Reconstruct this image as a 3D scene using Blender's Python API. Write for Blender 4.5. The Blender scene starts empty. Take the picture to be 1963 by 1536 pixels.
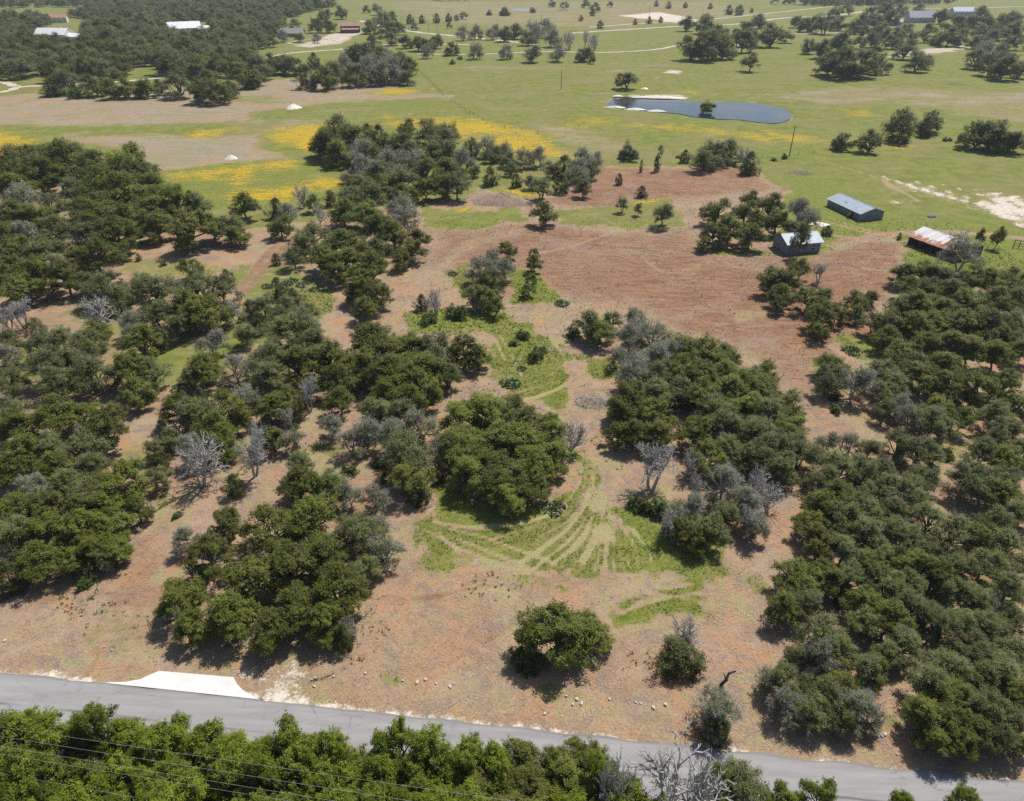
import bpy, math, random
import numpy as np
from mathutils import Vector

# ------------------------------------------------------------------ camera, sky, sun, exposure
S = bpy.context.scene
PW, PH, FPX = 1963.0, 1536.0, 1361.0          # photograph size and focal length in its pixels
PITCH, CAMH = math.radians(32.2), 60.0
cam_d = bpy.data.cameras.new("camera"); cam = bpy.data.objects.new("camera", cam_d)
S.collection.objects.link(cam); S.camera = cam
cam.location = (0, 0, CAMH); cam.rotation_euler = (math.pi / 2 - PITCH, 0, 0)
cam_d.sensor_width = 36.0; cam_d.lens = FPX * 36.0 / PW
cam_d.clip_start = 0.5; cam_d.clip_end = 20000

SUN_EL = math.radians(57)
SUN_H = Vector((0.62, 0.78)).normalized()     # horizontal direction towards the sun
world = bpy.data.worlds.new("World"); S.world = world; world.use_nodes = True
wn = world.node_tree.nodes; bgn = wn["Background"]
sky = wn.new("ShaderNodeTexSky"); sky.sky_type = 'NISHITA'; sky.sun_disc = False
sky.sun_elevation = SUN_EL; sky.sun_rotation = math.atan2(SUN_H.x, SUN_H.y)
world.node_tree.links.new(sky.outputs[0], bgn.inputs[0]); bgn.inputs[1].default_value = 0.085
sun_d = bpy.data.lights.new("sun", 'SUN'); sun = bpy.data.objects.new("sun", sun_d)
S.collection.objects.link(sun)
sun_d.energy = 4.3; sun_d.angle = math.radians(0.53); sun_d.color = (1.0, 0.955, 0.88)
sv = Vector((SUN_H.x * math.cos(SUN_EL), SUN_H.y * math.cos(SUN_EL), math.sin(SUN_EL)))
sun.rotation_euler = sv.to_track_quat('Z', 'Y').to_euler(); sun.location = (60, 80, 300)
S.view_settings.view_transform = 'Standard'; S.view_settings.look = 'None'
S.view_settings.exposure = 0.32; S.view_settings.gamma = 1.0; S.view_settings.use_curve_mapping = False
S.cycles.max_bounces = 6; S.cycles.diffuse_bounces = 3; S.cycles.transmission_bounces = 3
S.cycles.transparent_max_bounces = 4; S.cycles.volume_bounces = 0
S.cycles.use_denoising = False

# ------------------------------------------------------------------ helpers
rng = np.random.default_rng(7); random.seed(7)
COL = S.collection
ST, CT = math.sin(PITCH), math.cos(PITCH)

def g(x, y, z=0.0):
    """photo pixel -> point on the plane at height z"""
    u = (x - PW / 2) / FPX; v = (y - PH / 2) / FPX
    dz = -ST - v * CT; t = (z - CAMH) / dz
    return np.array([u * t, (CT - v * ST) * t, z])

def depth_of(p): return p[1] * CT + (CAMH - p[2]) * ST

def tag(o, label=None, cat=None, group=None, kind=None):
    if label: o["label"] = label
    if cat: o["category"] = cat
    if group: o["group"] = group
    if kind: o["kind"] = kind
    return o

def link(name, data, mat=None, parent=None, loc=None):
    o = bpy.data.objects.new(name, data); COL.objects.link(o)
    if mat is not None and data is not None and len(data.materials) == 0: data.materials.append(mat)
    if parent is not None: o.parent = parent
    if loc is not None: o.location = loc
    return o

def empty(name, loc=(0, 0, 0), rz=0.0):
    o = bpy.data.objects.new(name, None); COL.objects.link(o)
    o.location = loc; o.rotation_euler = (0, 0, rz); o.empty_display_size = 0.3
    return o

def mesh_np(name, V, quads=None, tris=None, attrs=None, smooth=False):
    """fast mesh from numpy arrays"""
    V = np.asarray(V, np.float32)
    me = bpy.data.meshes.new(name)
    nq = 0 if quads is None else len(quads); nt = 0 if tris is None else len(tris)
    me.vertices.add(len(V)); me.vertices.foreach_set("co", V.ravel())
    loops = []
    if nq: loops.append(np.asarray(quads, np.int32).ravel())
    if nt: loops.append(np.asarray(tris, np.int32).ravel())
    L = np.concatenate(loops) if loops else np.zeros(0, np.int32)
    me.loops.add(len(L)); me.loops.foreach_set("vertex_index", L)
    me.polygons.add(nq + nt)
    st = np.concatenate([np.arange(nq) * 4, nq * 4 + np.arange(nt) * 3]).astype(np.int32)
    me.polygons.foreach_set("loop_start", st)
    if smooth: me.polygons.foreach_set("use_smooth", np.ones(nq + nt, bool))
    for k, a in (attrs or {}).items():
        a = np.asarray(a, np.float32)
        if a.ndim == 1:
            at = me.attributes.new(k, 'FLOAT', 'POINT'); at.data.foreach_set("value", a)
        else:
            at = me.attributes.new(k, 'FLOAT_COLOR', 'POINT'); at.data.foreach_set("color", a.ravel())
    me.update(calc_edges=True)
    return me

class MB:
    """collects boxes, prisms and tubes into one mesh"""
    def __init__(s): s.v = []; s.f = []
    def add(s, vs, fs):
        b = len(s.v); s.v += [tuple(v) for v in vs]; s.f += [tuple(i + b for i in f) for f in fs]
    def box(s, x0, x1, y0, y1, z0, z1):
        s.add([(x0,y0,z0),(x1,y0,z0),(x1,y1,z0),(x0,y1,z0),(x0,y0,z1),(x1,y0,z1),(x1,y1,z1),(x0,y1,z1)],
              [(0,3,2,1),(4,5,6,7),(0,1,5,4),(1,2,6,5),(2,3,7,6),(3,0,4,7)])
    def prism(s, poly, z0, z1):
        n = len(poly)
        s.add([(p[0], p[1], z0) for p in poly] + [(p[0], p[1], z1) for p in poly],
              [tuple(range(n - 1, -1, -1)), tuple(range(n, 2 * n))] + [(i, (i + 1) % n, n + (i + 1) % n, n + i) for i in range(n)])
    def slab(s, a, b, c, d, t):
        """quad a,b,c,d thickened by t along its normal"""
        a, b, c, d = map(Vector, (a, b, c, d)); n = (b - a).cross(d - a).normalized() * t
        s.add([a, b, c, d, a + n, b + n, c + n, d + n], [(0,3,2,1),(4,5,6,7),(0,1,5,4),(1,2,6,5),(2,3,7,6),(3,0,4,7)])
    def tube(s, p0, p1, r0, r1, n=6):
        p0, p1 = Vector(p0), Vector(p1); d = (p1 - p0).normalized()
        a = d.orthogonal().normalized(); b = d.cross(a)
        vs = []
        for p, r in ((p0, r0), (p1, r1)):
            for i in range(n):
                t = 2 * math.pi * i / n; vs.append(p + a * (r * math.cos(t)) + b * (r * math.sin(t)))
        s.add(vs, [(i, (i + 1) % n, n + (i + 1) % n, n + i) for i in range(n)] + [tuple(range(n - 1, -1, -1)), tuple(range(n, 2 * n))])
    def mesh(s, name):
        me = bpy.data.meshes.new(name); me.from_pydata(s.v, [], s.f); me.update(); return me
    def build(s, name, mat, parent=None): return link(name, s.mesh(name), mat, parent)

# ---- node helper
class NT:
    def __init__(s, name):
        s.m = bpy.data.materials.new(name); s.m.use_nodes = True; s.t = s.m.node_tree
        s.b = s.t.nodes["Principled BSDF"]; s.out = s.t.nodes["Material Output"]
    def n(s, typ, **kw):
        x = s.t.nodes.new(typ)
        for k, v in kw.items(): setattr(x, k, v)
        return x
    def set(s, sock, v):
        if hasattr(v, "is_output") or isinstance(v, bpy.types.NodeSocket): s.t.links.new(v, sock)
        elif isinstance(v, (tuple, list)) and len(v) == 3 and sock.type == 'RGBA': sock.default_value = (*v, 1)
        else: sock.default_value = v
    def math(s, op, a, b=0.0, clamp=False):
        x = s.n("ShaderNodeMath", operation=op, use_clamp=clamp); s.set(x.inputs[0], a); s.set(x.inputs[1], b); return x.outputs[0]
    def mix(s, f, a, b, mode='MIX'):
        x = s.n("ShaderNodeMix", data_type='RGBA', blend_type=mode); s.set(x.inputs[0], f); s.set(x.inputs[6], a); s.set(x.inputs[7], b); return x.outputs[2]
    def noise(s, scale, vec=None, detail=3.0, rough=0.55, dist=0.0):
        x = s.n("ShaderNodeTexNoise"); x.inputs["Scale"].default_value = scale; x.inputs["Detail"].default_value = detail
        x.inputs["Roughness"].default_value = rough; x.inputs["Distortion"].default_value = dist
        if vec is not None: s.t.links.new(vec, x.inputs["Vector"])
        return x.outputs[0]
    def pos(s): return s.n("ShaderNodeNewGeometry").outputs["Position"]
    def objco(s): return s.n("ShaderNodeTexCoord").outputs["Object"]
    def mapping(s, vec, scale=(1, 1, 1), rot=(0, 0, 0)):
        x = s.n("ShaderNodeMapping"); s.t.links.new(vec, x.inputs[0]); x.inputs["Scale"].default_value = scale; x.inputs["Rotation"].default_value = rot; return x.outputs[0]
    def smooth(s, v, a, b):
        x = s.n("ShaderNodeMapRange", interpolation_type='SMOOTHSTEP'); s.set(x.inputs[0], v); x.inputs[1].default_value = a; x.inputs[2].default_value = b; return x.outputs[0]
    def attr(s, name): return s.n("ShaderNodeAttribute", attribute_name=name)
    def bump(s, h, strength=0.4, dist=0.1):
        x = s.n("ShaderNodeBump"); x.inputs["Strength"].default_value = strength; x.inputs["Distance"].default_value = dist
        s.t.links.new(h, x.inputs["Height"]); s.t.links.new(x.outputs[0], s.b.inputs["Normal"])
    def fin(s, col=None, rough=0.8, spec=0.3, metal=0.0):
        if col is not None: s.set(s.b.inputs["Base Color"], col)
        s.set(s.b.inputs["Roughness"], rough); s.b.inputs["Specular IOR Level"].default_value = spec
        s.b.inputs["Metallic"].default_value = metal; return s.m

def mat_plain(name, c1, c2=None, scale=3.0, rough=0.8, spec=0.25, metal=0.0, bump=0.0, stretch=(1, 1, 1), lo=0.35, hi=0.65):
    m = NT(name); v = m.mapping(m.objco(), stretch); nz = m.noise(scale, v, 5.0, 0.65)
    col = m.mix(m.smooth(nz, lo, hi), c1, c2 or tuple(0.75 * c for c in c1))
    if bump: m.bump(nz, bump, 0.05)
    return m.fin(col, rough, spec, metal)

def mat_leaf(name, dark, light, trans=0.25, hue=0.5, spec=0.25, rough=0.55, warm=(0.16, 0.13, 0.05), warm_amt=0.12):
    """foliage: tone per leaf, drift per tree, some light through the leaves"""
    m = NT(name); a = m.attr("tone").outputs["Fac"]
    inf = m.n("ShaderNodeObjectInfo").outputs["Random"]
    nz = m.noise(0.9, m.objco(), 2.0)
    t = m.math('ADD', m.math('MULTIPLY', a, 0.75), m.math('MULTIPLY', m.math('SUBTRACT', nz, 0.4), 0.9), True)
    c = m.mix(t, dark, light)
    c = m.mix(m.math('MULTIPLY', m.math('SUBTRACT', inf, 0.55, True), hue), c, warm)
    c = m.mix(m.math('MULTIPLY', m.smooth(a, 0.9, 1.0), warm_amt * 4), c, warm)
    hv = m.n("ShaderNodeHueSaturation"); m.set(hv.inputs["Value"], m.math('ADD', 0.82, m.math('MULTIPLY', m.math('FRACT', m.math('MULTIPLY', inf, 7.31)), 0.48))); hv.inputs["Saturation"].default_value = 1.06; m.set(hv.inputs["Color"], c); c = hv.outputs[0]
    m.set(m.b.inputs["Base Color"], c); m.b.inputs["Roughness"].default_value = rough
    m.b.inputs["Specular IOR Level"].default_value = spec
    tr = m.n("ShaderNodeBsdfTranslucent"); m.set(tr.inputs[0], m.mix(0.5, c, (0.16, 0.2, 0.03)))
    mx = m.n("ShaderNodeMixShader"); mx.inputs[0].default_value = trans
    m.t.links.new(m.b.outputs[0], mx.inputs[1]); m.t.links.new(tr.outputs[0], mx.inputs[2]); m.t.links.new(mx.outputs[0], m.out.inputs[0])
    return m.m

M = {}
M['oak']   = mat_leaf("oak_leaves", (0.064, 0.080, 0.014), (0.205, 0.230, 0.048), trans=0.34, spec=0.15)
M['grey']  = mat_leaf("grey_oak_leaves", (0.082, 0.100, 0.028), (0.235, 0.260, 0.090), trans=0.34, spec=0.15, warm=(0.15, 0.14, 0.09))
M['olive'] = mat_leaf("olive_oak_leaves", (0.084, 0.110, 0.020), (0.235, 0.268, 0.062), trans=0.34, spec=0.15)
M['cedar'] = mat_leaf("cedar_needles", (0.026, 0.034, 0.008), (0.100, 0.112, 0.024), trans=0.1, warm=(0.10, 0.08, 0.03))
M['elm']   = mat_leaf("elm_leaves", (0.055, 0.085, 0.009), (0.225, 0.275, 0.034), trans=0.38, warm=(0.24, 0.26, 0.03), warm_amt=0.18)
M['bush']  = mat_leaf("bush_leaves", (0.030, 0.055, 0.010), (0.115, 0.165, 0.030))
M['willow']= mat_leaf("willow_leaves", (0.30, 0.34, 0.06), (0.52, 0.54, 0.13), trans=0.45)
M['far']   = mat_leaf("far_leaves", (0.042, 0.060, 0.014), (0.150, 0.180, 0.048))
M['bark']  = mat_plain("oak_bark", (0.10, 0.085, 0.07), (0.20, 0.18, 0.16), 4.0, 0.9, 0.1, stretch=(1, 1, 0.3))
M['dead']  = mat_plain("dead_wood", (0.33, 0.315, 0.29), (0.52, 0.50, 0.465), 3.0, 0.85, 0.15)
M['lichen']= mat_plain("lichen_twigs", (0.30, 0.285, 0.25), (0.50, 0.475, 0.42), 3.0, 0.9, 0.1)
M['char']  = mat_plain("dark_snag_wood", (0.045, 0.038, 0.032), (0.16, 0.14, 0.12), 3.0, 0.9, 0.1)

# ------------------------------------------------------------------ ground
POLY, LINE = [], []
CH = {'red': 0, 'green': 1, 'yellow': 2, 'dry': 3, 'pale': 4, 'lush': 5, 'straw': 6, 'mulch': 7}
def P(ch, pts, a=1.0, soft=2.0): POLY.append((CH[ch], np.array([g(x, y)[:2] for x, y in pts]), a, soft))
def Ln(ch, pts, w, a=1.0, soft=0.35, smooth=True):
    q = np.array([g(x, y)[:2] for x, y in pts])
    if smooth and len(q) > 2:                       # Catmull-Rom through the points
        e = np.vstack([2 * q[0] - q[1], q, 2 * q[-1] - q[-2]]); out = []
        for i in range(1, len(e) - 2):
            for t in np.linspace(0, 1, 5, endpoint=False):
                a0, a1, a2, a3 = e[i - 1], e[i], e[i + 1], e[i + 2]
                out.append(0.5 * (2 * a1 + (a2 - a0) * t + (2 * a0 - 5 * a1 + 4 * a2 - a3) * t * t + (3 * a1 - a0 - 3 * a2 + a3) * t ** 3))
        out.append(q[-1]); q = np.array(out)
    LINE.append((CH[ch], q, w, a, soft, len(POLY)))

# dry field beside the houses, meadow strips and flowers
P('dry', [(-700,195),(-200,192),(0,186),(170,186),(470,155),(560,150),(780,166),(850,185),(880,212),(700,222),(560,245),(480,285),(340,325),(240,285),(0,262),(-700,262)], 0.8, 12)
P('green', [(0,240),(170,236),(330,232),(520,236),(500,255),(330,262),(120,262),(0,262)], 0.75, 8)
P('green', [(470,215),(700,190),(830,190),(840,210),(640,228),(520,236)], 0.85, 8)
P('green', [(420,190),(520,180),(600,196),(500,205)], 0.5, 8)
P('dry', [(240,290),(400,282),(540,292),(560,304),(420,312),(300,325)], 0.8, 5)
P('lush', [(330,330),(520,312),(660,300),(680,370),(560,400),(400,400)], 0.55, 5)
P('lush', [(760,190),(840,188),(920,220),(850,215),(700,222)], 0.5, 6)
P('yellow', [(-300,250),(0,252),(45,250),(60,262),(110,262),(60,280),(30,300),(-300,300)], 0.95, 8.8)
P('yellow', [(345,263),(375,253),(400,256),(395,264),(352,268)], 0.9, 6.6000000000000005)
P('yellow', [(405,250),(450,242),(460,248),(420,258)], 0.6, 6.6000000000000005)
P('yellow', [(515,262),(560,250),(600,238),(660,236),(640,270),(600,302),(565,290),(540,275)], 0.95, 8.8)
P('yellow', [(500,248),(600,236),(660,230),(640,240),(560,252)], 0.7, 8.8)
P('yellow', [(680,238),(740,226),(820,221),(890,221),(950,243),(1000,258),(1050,275),(1068,294),(1000,290),(930,272),(850,245),(700,252)], 0.95, 19.8)
P('yellow', [(930,240),(990,245),(1060,252),(1080,270),(1040,268),(960,255)], 0.7, 13.200000000000001)
P('yellow', [(705,177),(745,171),(800,170),(807,176),(770,184),(740,186)], 1.0, 8.8)
P('yellow', [(815,170),(832,168),(836,172),(822,174)], 0.9, 8.8)
P('yellow', [(600,172),(640,166),(640,172),(615,176)], 0.7, 8.8)
P('yellow', [(915,206),(960,204),(1060,208),(1040,211),(950,211)], 0.9, 8.8)
P('yellow', [(340,336),(420,322),(510,310),(570,308),(560,322),(430,335),(370,342)], 0.9, 8.8)
P('yellow', [(410,345),(460,338),(500,342),(450,352)], 0.7, 6.6000000000000005)
P('yellow', [(500,372),(560,352),(620,342),(680,342),(660,360),(590,368),(540,385)], 0.85, 8.8)
P('yellow', [(400,366),(470,362),(520,380),(440,390)], 0.6, 8.8)
P('yellow', [(1120,230),(1230,232),(1290,236),(1430,252),(1440,262),(1360,262),(1240,250),(1100,246)], 0.8, 22.0)
P('yellow', [(1470,252),(1530,255),(1590,270),(1550,282),(1480,268)], 0.7, 13.200000000000001)
P('yellow', [(1622,209),(1660,208),(1695,222),(1660,224)], 0.75, 11.0)
P('yellow', [(1612,294),(1680,288),(1720,278),(1790,278),(1760,288),(1660,300),(1620,302)], 0.8, 8.8)
P('yellow', [(1700,352),(1780,340),(1850,350),(1760,360)], 0.4, 11.0)
P('yellow', [(1250,178),(1330,172),(1360,178),(1300,186)], 0.55, 13.200000000000001)
P('yellow', [(1080,165),(1160,166),(1150,175),(1090,174)], 0.5, 13.200000000000001)
P('yellow', [(1770,408),(1800,406),(1825,425),(1815,430)], 0.6, 4.4)
P('dry', [(1430,180),(1600,165),(1963,175),(2500,190),(2500,240),(1900,235),(1700,205),(1500,195)], 0.45, 14)
P('dry', [(1000,235),(1200,260),(1280,285),(1150,300),(1080,280)], 0.45, 8)
P('dry', [(880,120),(1300,118),(1300,140),(900,140)], 0.3, 14)
P('dry', [(700,2),(1400,2),(1500,30),(1100,60),(800,40)], 0.45, 40)
P('green', [(1480,300),(1963,280),(2400,300),(2400,420),(1963,420),(1700,420),(1560,360)], 0.9, 8)
P('lush', [(1500,330),(1590,340),(1720,420),(1963,440),(2300,480),(2300,540),(1740,520),(1700,450),(1600,470),(1480,490),(1500,400)], 0.6, 4)
# the cleared lot: mulch everywhere, redder where the soil is bare
P('mulch', [(-1500,318),(0,330),(150,340),(320,440),(480,440),(560,430),(700,400),(900,380),(925,362),(1000,380),(1100,350),(1150,320),(1280,318),(1430,322),(1510,362),(1480,400),(1490,490),(1560,500),(1620,462),(1700,446),(1740,505),(1800,545),(2000,545),(3400,560),(3400,1900),(-1500,1900)], 1.0, 2.5)
P('red', [(820,432),(1000,432),(1180,442),(1330,430),(1350,470),(1490,494),(1570,500),(1640,455),(1700,452),(1725,505),(1690,540),(1665,600),(1640,680),(1540,725),(1500,705),(1390,650),(1290,640),(1210,580),(1080,580),(1000,605),(900,560),(820,500)], 0.62, 7)
P('red', [(1000,520),(1300,500),(1480,540),(1600,560),(1620,660),(1500,690),(1360,600),(1200,560)], 0.5, 9)
P('red', [(1000,440),(1150,445),(1300,450),(1280,480),(1050,480)], 0.4, 6)
P('red', [(1150,322),(1420,322),(1500,362),(1350,378),(1200,400),(1060,385),(1100,360)], 0.7, 4)
P('red', [(1560,500),(1640,470),(1710,470),(1715,530),(1660,590),(1580,560)], 0.6, 4)
P('red', [(1500,700),(1560,720),(1600,800),(1680,860),(1640,870),(1560,820)], 0.4, 4)
P('red', [(30,560),(130,560),(130,640),(60,640)], 0.5, 3)
P('red', [(110,400),(150,400),(150,500),(120,500)], 0.5, 2)
P('red', [(600,430),(670,430),(660,460),(610,455)], 0.6, 2)
P('red', [(0,1080),(300,1020),(330,1160),(100,1180),(0,1200)], 0.45, 3)
P('red', [(780,1120),(900,1110),(960,1200),(1000,1290),(920,1290),(800,1260)], 0.3, 3)
P('straw', [(930,1080),(1010,1095),(1000,1180),(930,1130)], 0.5, 2)
P('straw', [(0,1190),(250,1190),(300,1260),(200,1290),(0,1270)], 0.35, 2)
P('straw', [(1400,600),(1470,580),(1500,600),(1440,620)], 0.5, 3)
P('straw', [(560,430),(820,520),(830,560),(700,600),(560,560)], 0.25, 3)
# grass left standing inside the lot
P('green', [(800,392),(920,402),(1000,382),(1010,420),(900,442),(820,432)], 0.75, 3.4)
P('yellow', [(870,400),(905,394),(908,402),(880,408)], 0.95, 2.2)
P('yellow', [(950,360),(1010,362),(1030,378),(1000,380)], 0.95, 3.3000000000000003)
P('yellow', [(900,300),(1010,320),(1060,345),(1030,352),(960,345),(905,325)], 0.6, 6.6000000000000005)
P('green', [(900,290),(1040,320),(1060,360),(960,360)], 0.4, 3)
P('green', [(1050,402),(1150,398),(1200,392),(1230,380),(1310,378),(1300,400),(1310,432),(1270,440),(1150,436),(1060,432)], 0.78, 3.2)
P('yellow', [(1222,382),(1262,380),(1255,398),(1225,396)], 0.8, 2.2)
P('green', [(780,600),(860,590),(970,600),(975,632),(900,640),(790,640)], 1.0, 1.2)
P('lush', [(790,605),(960,604),(960,630),(800,632)], 0.7, 1.2)
P('lush', [(975,520),(1030,515),(1060,560),(1080,578),(980,585)], 0.8, 1.5)
P('green', [(850,520),(900,510),(920,560),(870,560)], 0.8, 2)
P('green', [(430,520),(560,500),(650,560),(640,600),(540,600),(470,570)], 0.8, 2)
P('green', [(200,500),(330,490),(440,510),(420,530),(250,530)], 0.55, 2)
P('green', [(300,640),(480,580),(620,620),(520,660),(360,690)], 0.6, 3)
P('green', [(1350,470),(1450,475),(1490,490),(1380,490)], 0.7, 1.5)
P('green', [(940,600),(1010,618),(1060,650),(1090,690),(1180,690),(1210,720),(1140,730),(1110,790),(1080,800),(1000,770),(930,740),(930,680)], 0.9, 2.4)
P('lush', [(960,640),(1040,650),(1090,700),(1090,790),(1020,760),(950,720)], 0.45, 2)
P('yellow', [(1045,745),(1100,740),(1100,790),(1060,780)], 0.42, 3.3000000000000003)
P('green', [(845,935),(960,950),(1060,960),(1115,870),(1140,900),(1150,950),(1230,1000),(1380,1062),(1382,1092),(1250,1082),(1180,1098),(1090,1102),(990,1118),(900,1078),(790,1050),(760,1000),(840,990)], 0.82, 2.4)
P('green', [(860,945),(960,965),(1060,970),(1120,900),(1140,960),(1230,1020),(1340,1060),(1250,1075),(1100,1090),(1000,1100),(900,1070),(810,1035),(800,1005),(850,995)], 0.97, 1.8)
P('lush', [(845,938),(880,940),(900,975),(850,995)], 0.8, 0.8)
P('lush', [(1130,930),(1200,985),(1380,1065),(1370,1090),(1180,1090),(1000,1090),(1060,1010)], 0.5, 2.5)
P('yellow', [(985,975),(1060,985),(1030,1005),(980,1000)], 0.45, 1.7600000000000002)
P('yellow', [(848,965),(890,965),(880,990),(850,990)], 0.4, 1.7600000000000002)
P('dry', [(1060,900),(1110,890),(1110,940),(1070,950)], 0.6, 1)
P('dry', [(860,1000),(950,1010),(1040,1060),(1000,1100),(900,1070),(810,1040)], 0.2, 1.5)
P('green', [(1190,1160),(1290,1130),(1370,1138),(1350,1172),(1270,1202),(1185,1200),(1180,1185)], 0.75, 1.6)
P('green', [(1000,1110),(1200,1090),(1400,1090),(1400,1140),(1200,1160),(1060,1140)], 0.35, 3)
P('straw', [(880,1060),(1000,1060),(1080,1100),(1000,1125),(900,1090)], 0.35, 2.5)
P('green', [(700,1040),(800,1040),(860,1090),(760,1110)], 0.4, 2)
P('lush', [(1188,1178),(1240,1160),(1250,1200),(1186,1198)], 0.8, 0.6)
P('green', [(1390,1085),(1460,1100),(1480,1160),(1430,1150)], 0.5, 1.5)
P('green', [(1440,1100),(1490,1110),(1490,1150),(1440,1140)], 0.5, 1)
P('green', [(120,1200),(260,1190),(260,1260),(140,1260)], 0.45, 1.5)
P('green', [(700,960),(790,940),(780,980),(720,990)], 0.35, 1.2)
P('green', [(1600,640),(1720,650),(1700,690),(1610,690)], 0.7, 1.2)
P('lush', [(1620,650),(1720,655),(1700,672),(1625,676)], 0.7, 1)
P('green', [(1560,680),(1600,700),(1580,770),(1550,740)], 0.6, 1.2)
P('green', [(-900,420),(0,400),(140,380),(300,420),(120,460),(0,470),(-900,500)], 0.5, 5)
P('green', [(-900,640),(0,640),(260,640),(520,690),(480,760),(100,720),(0,760),(-900,800)], 0.45, 3)
P('green', [(1240,930),(1300,960),(1400,1000),(1390,1060),(1260,1020)], 0.7, 1.2)
P('pale', [(1180,30),(1260,24),(1350,40),(1300,44),(1240,36)], 0.95, 8)
P('pale', [(1890,372),(1963,375),(2300,470),(1963,436),(1900,405)], 0.40, 4)
P('pale', [(1690,342),(1760,352),(1860,385),(1930,400),(1920,415),(1830,395),(1740,365)], 0.36, 3)
P('pale', [(1560,98),(1610,108),(1580,112)], 0.5, 3)
P('pale', [(1700,100),(1860,85),(1860,95),(1760,108),(1700,110)], 0.5, 3)
P('pale', [(1275,133),(1320,135),(1300,142),(1270,140)], 0.6, 4)
P('pale', [(1700,384),(1770,384),(1760,392),(1710,392)], 0.6, 2)
P('pale', [(1200,181),(1300,180),(1340,190),(1280,190),(1200,186)], 0.5, 2)
P('straw', [(600,1300),(900,1290),(1400,1390),(1800,1460),(1700,1470),(1200,1410),(700,1370)], 0.4, 2.5)
P('green', [(700,1290),(900,1300),(960,1330),(820,1330),(700,1310)], 0.5, 1.5)
P('green', [(1040,1325),(1130,1322),(1120,1345),(1050,1345)], 0.5, 1)
P('green', [(1180,1350),(1330,1365),(1320,1380),(1200,1370)], 0.35, 1)
P('green', [(1690,1370),(1730,1360),(1720,1410),(1690,1405)], 0.6, 1)
for q_ in [(200,610,90),(330,700,80),(420,660,60),(120,740,70),(280,880,60),(560,860,50),(660,990,40),(1560,880,50),(1660,930,60),(1800,880,60),(1820,760,60),(1640,1080,60),(1760,1140,60),(1880,1010,60),(1900,1150,60),(1600,1180,50),(1850,1260,60),(1330,700,60),(1420,800,60),(520,560,60),(60,700,60),(300,960,40),(640,860,40),(720,700,60),(450,870,40)]:
    P('green', [(q_[0]-q_[2],q_[1]-q_[2]*.3),(q_[0],q_[1]-q_[2]*.55),(q_[0]+q_[2],q_[1]-q_[2]*.2),(q_[0]+q_[2]*.6,q_[1]+q_[2]*.4),(q_[0]-q_[2]*.5,q_[1]+q_[2]*.5)], 0.55, 3)
P('pale', [(440,1290),(560,1262),(610,1272),(600,1335),(530,1352),(460,1310)], 0.55, 1.2)
P('red', [(540,1280),(600,1270),(600,1330),(550,1340)], 0.2, 1.0)
P('pale', [(590,92),(660,84),(700,60),(640,64),(560,88)], 0.55, 5)
P('mulch', [(0,188),(70,176),(70,184),(0,200),(-300,215),(-300,195)], 0.9, 4)
# tracks: pressed straw and bare ruts
TR = [[(1128,865),(1118,940),(1085,985),(1020,1010),(950,1030)],[(1140,880),(1130,950),(1090,1010),(1040,1050),(990,1085)],
      [(1148,930),(1135,990),(1110,1040),(1060,1080)],[(1158,930),(1152,1000),(1140,1040),(1118,1078)],[(1170,960),(1165,1020),(1160,1085)],
      [(1180,980),(1186,1030),(1190,1088)],[(1195,1010),(1218,1050),(1222,1080)],[(1215,1015),(1240,1050),(1250,1075)],
      [(830,1000),(900,1010),(960,1008),(1030,995),(1085,970)],[(815,1015),(880,1050),(960,1085),(1040,1100)],[(800,1010),(815,1045),(840,1085)],[(840,1020),(880,1060)],
      [(1060,650),(1090,700),(1100,760),(1112,820)],[(1075,645),(1108,700),(1125,750)],[(1120,690),(1140,740),(1160,760)],
      [(930,770),(1000,750),(1060,730),(1100,700)],[(935,785),(1010,765),(1070,745),(1110,715)],[(960,645),(985,690),(1000,720)],[(950,650),(968,690)],
      [(1045,780),(1075,800),(1095,815)],[(480,540),(540,545),(600,570)],[(470,520),(540,530),(620,560)],[(480,560),(560,580),(620,590)],
      [(1190,1175),(1250,1150),(1350,1135)],[(1185,1150),(1240,1130),(1330,1120)],[(1090,1120),(1180,1105),(1260,1100),(1330,1110)]]
for i, t in enumerate(TR): Ln('straw' if i % 5 else 'mulch', t, 0.24, 0.9 if i % 5 else 0.55, 0.5)
for t in [[(455,560),(500,500),(540,460)],[(470,560),(520,500),(560,455)]]: Ln('red', t, 0.9, 0.6, 0.8)
Ln('mulch', [(1105,700),(1120,760),(1140,830),(1170,900),(1200,960)], 2.0, 0.9, 1.2)
Ln('straw', [(820,540),(900,470),(1000,440)], 2.0, 0.35, 2)
Ln('mulch', [(1610,475),(1670,455),(1740,446),(1830,445),(1963,456),(2300,490)], 1.5, 0.85, 0.8)
for t in [[(1570,420),(1640,440),(1700,455)],[(1590,418),(1650,437),(1700,450)]]: Ln('mulch', t, 0.7, 0.7, 0.6)
for t in [[(1600,315),(1690,345),(1760,385)],[(1690,345),(1720,372)]]: Ln('straw', t, 0.9, 0.6, 0.8)
for k in range(4): Ln('pale', [(1690+k*60,338+k*8),(1800+k*55,372+k*6),(1930+k*20,402+k*5)], 0.8, 0.5, 0.8)
for k in range(6): Ln('pale', [(1880+k*6,362+k*9),(1963,380+k*11),(2200,430+k*14)], 0.5, 0.6, 0.6)
rt = random.Random(3)                              # scrape and wheel marks over the bare lot
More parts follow.
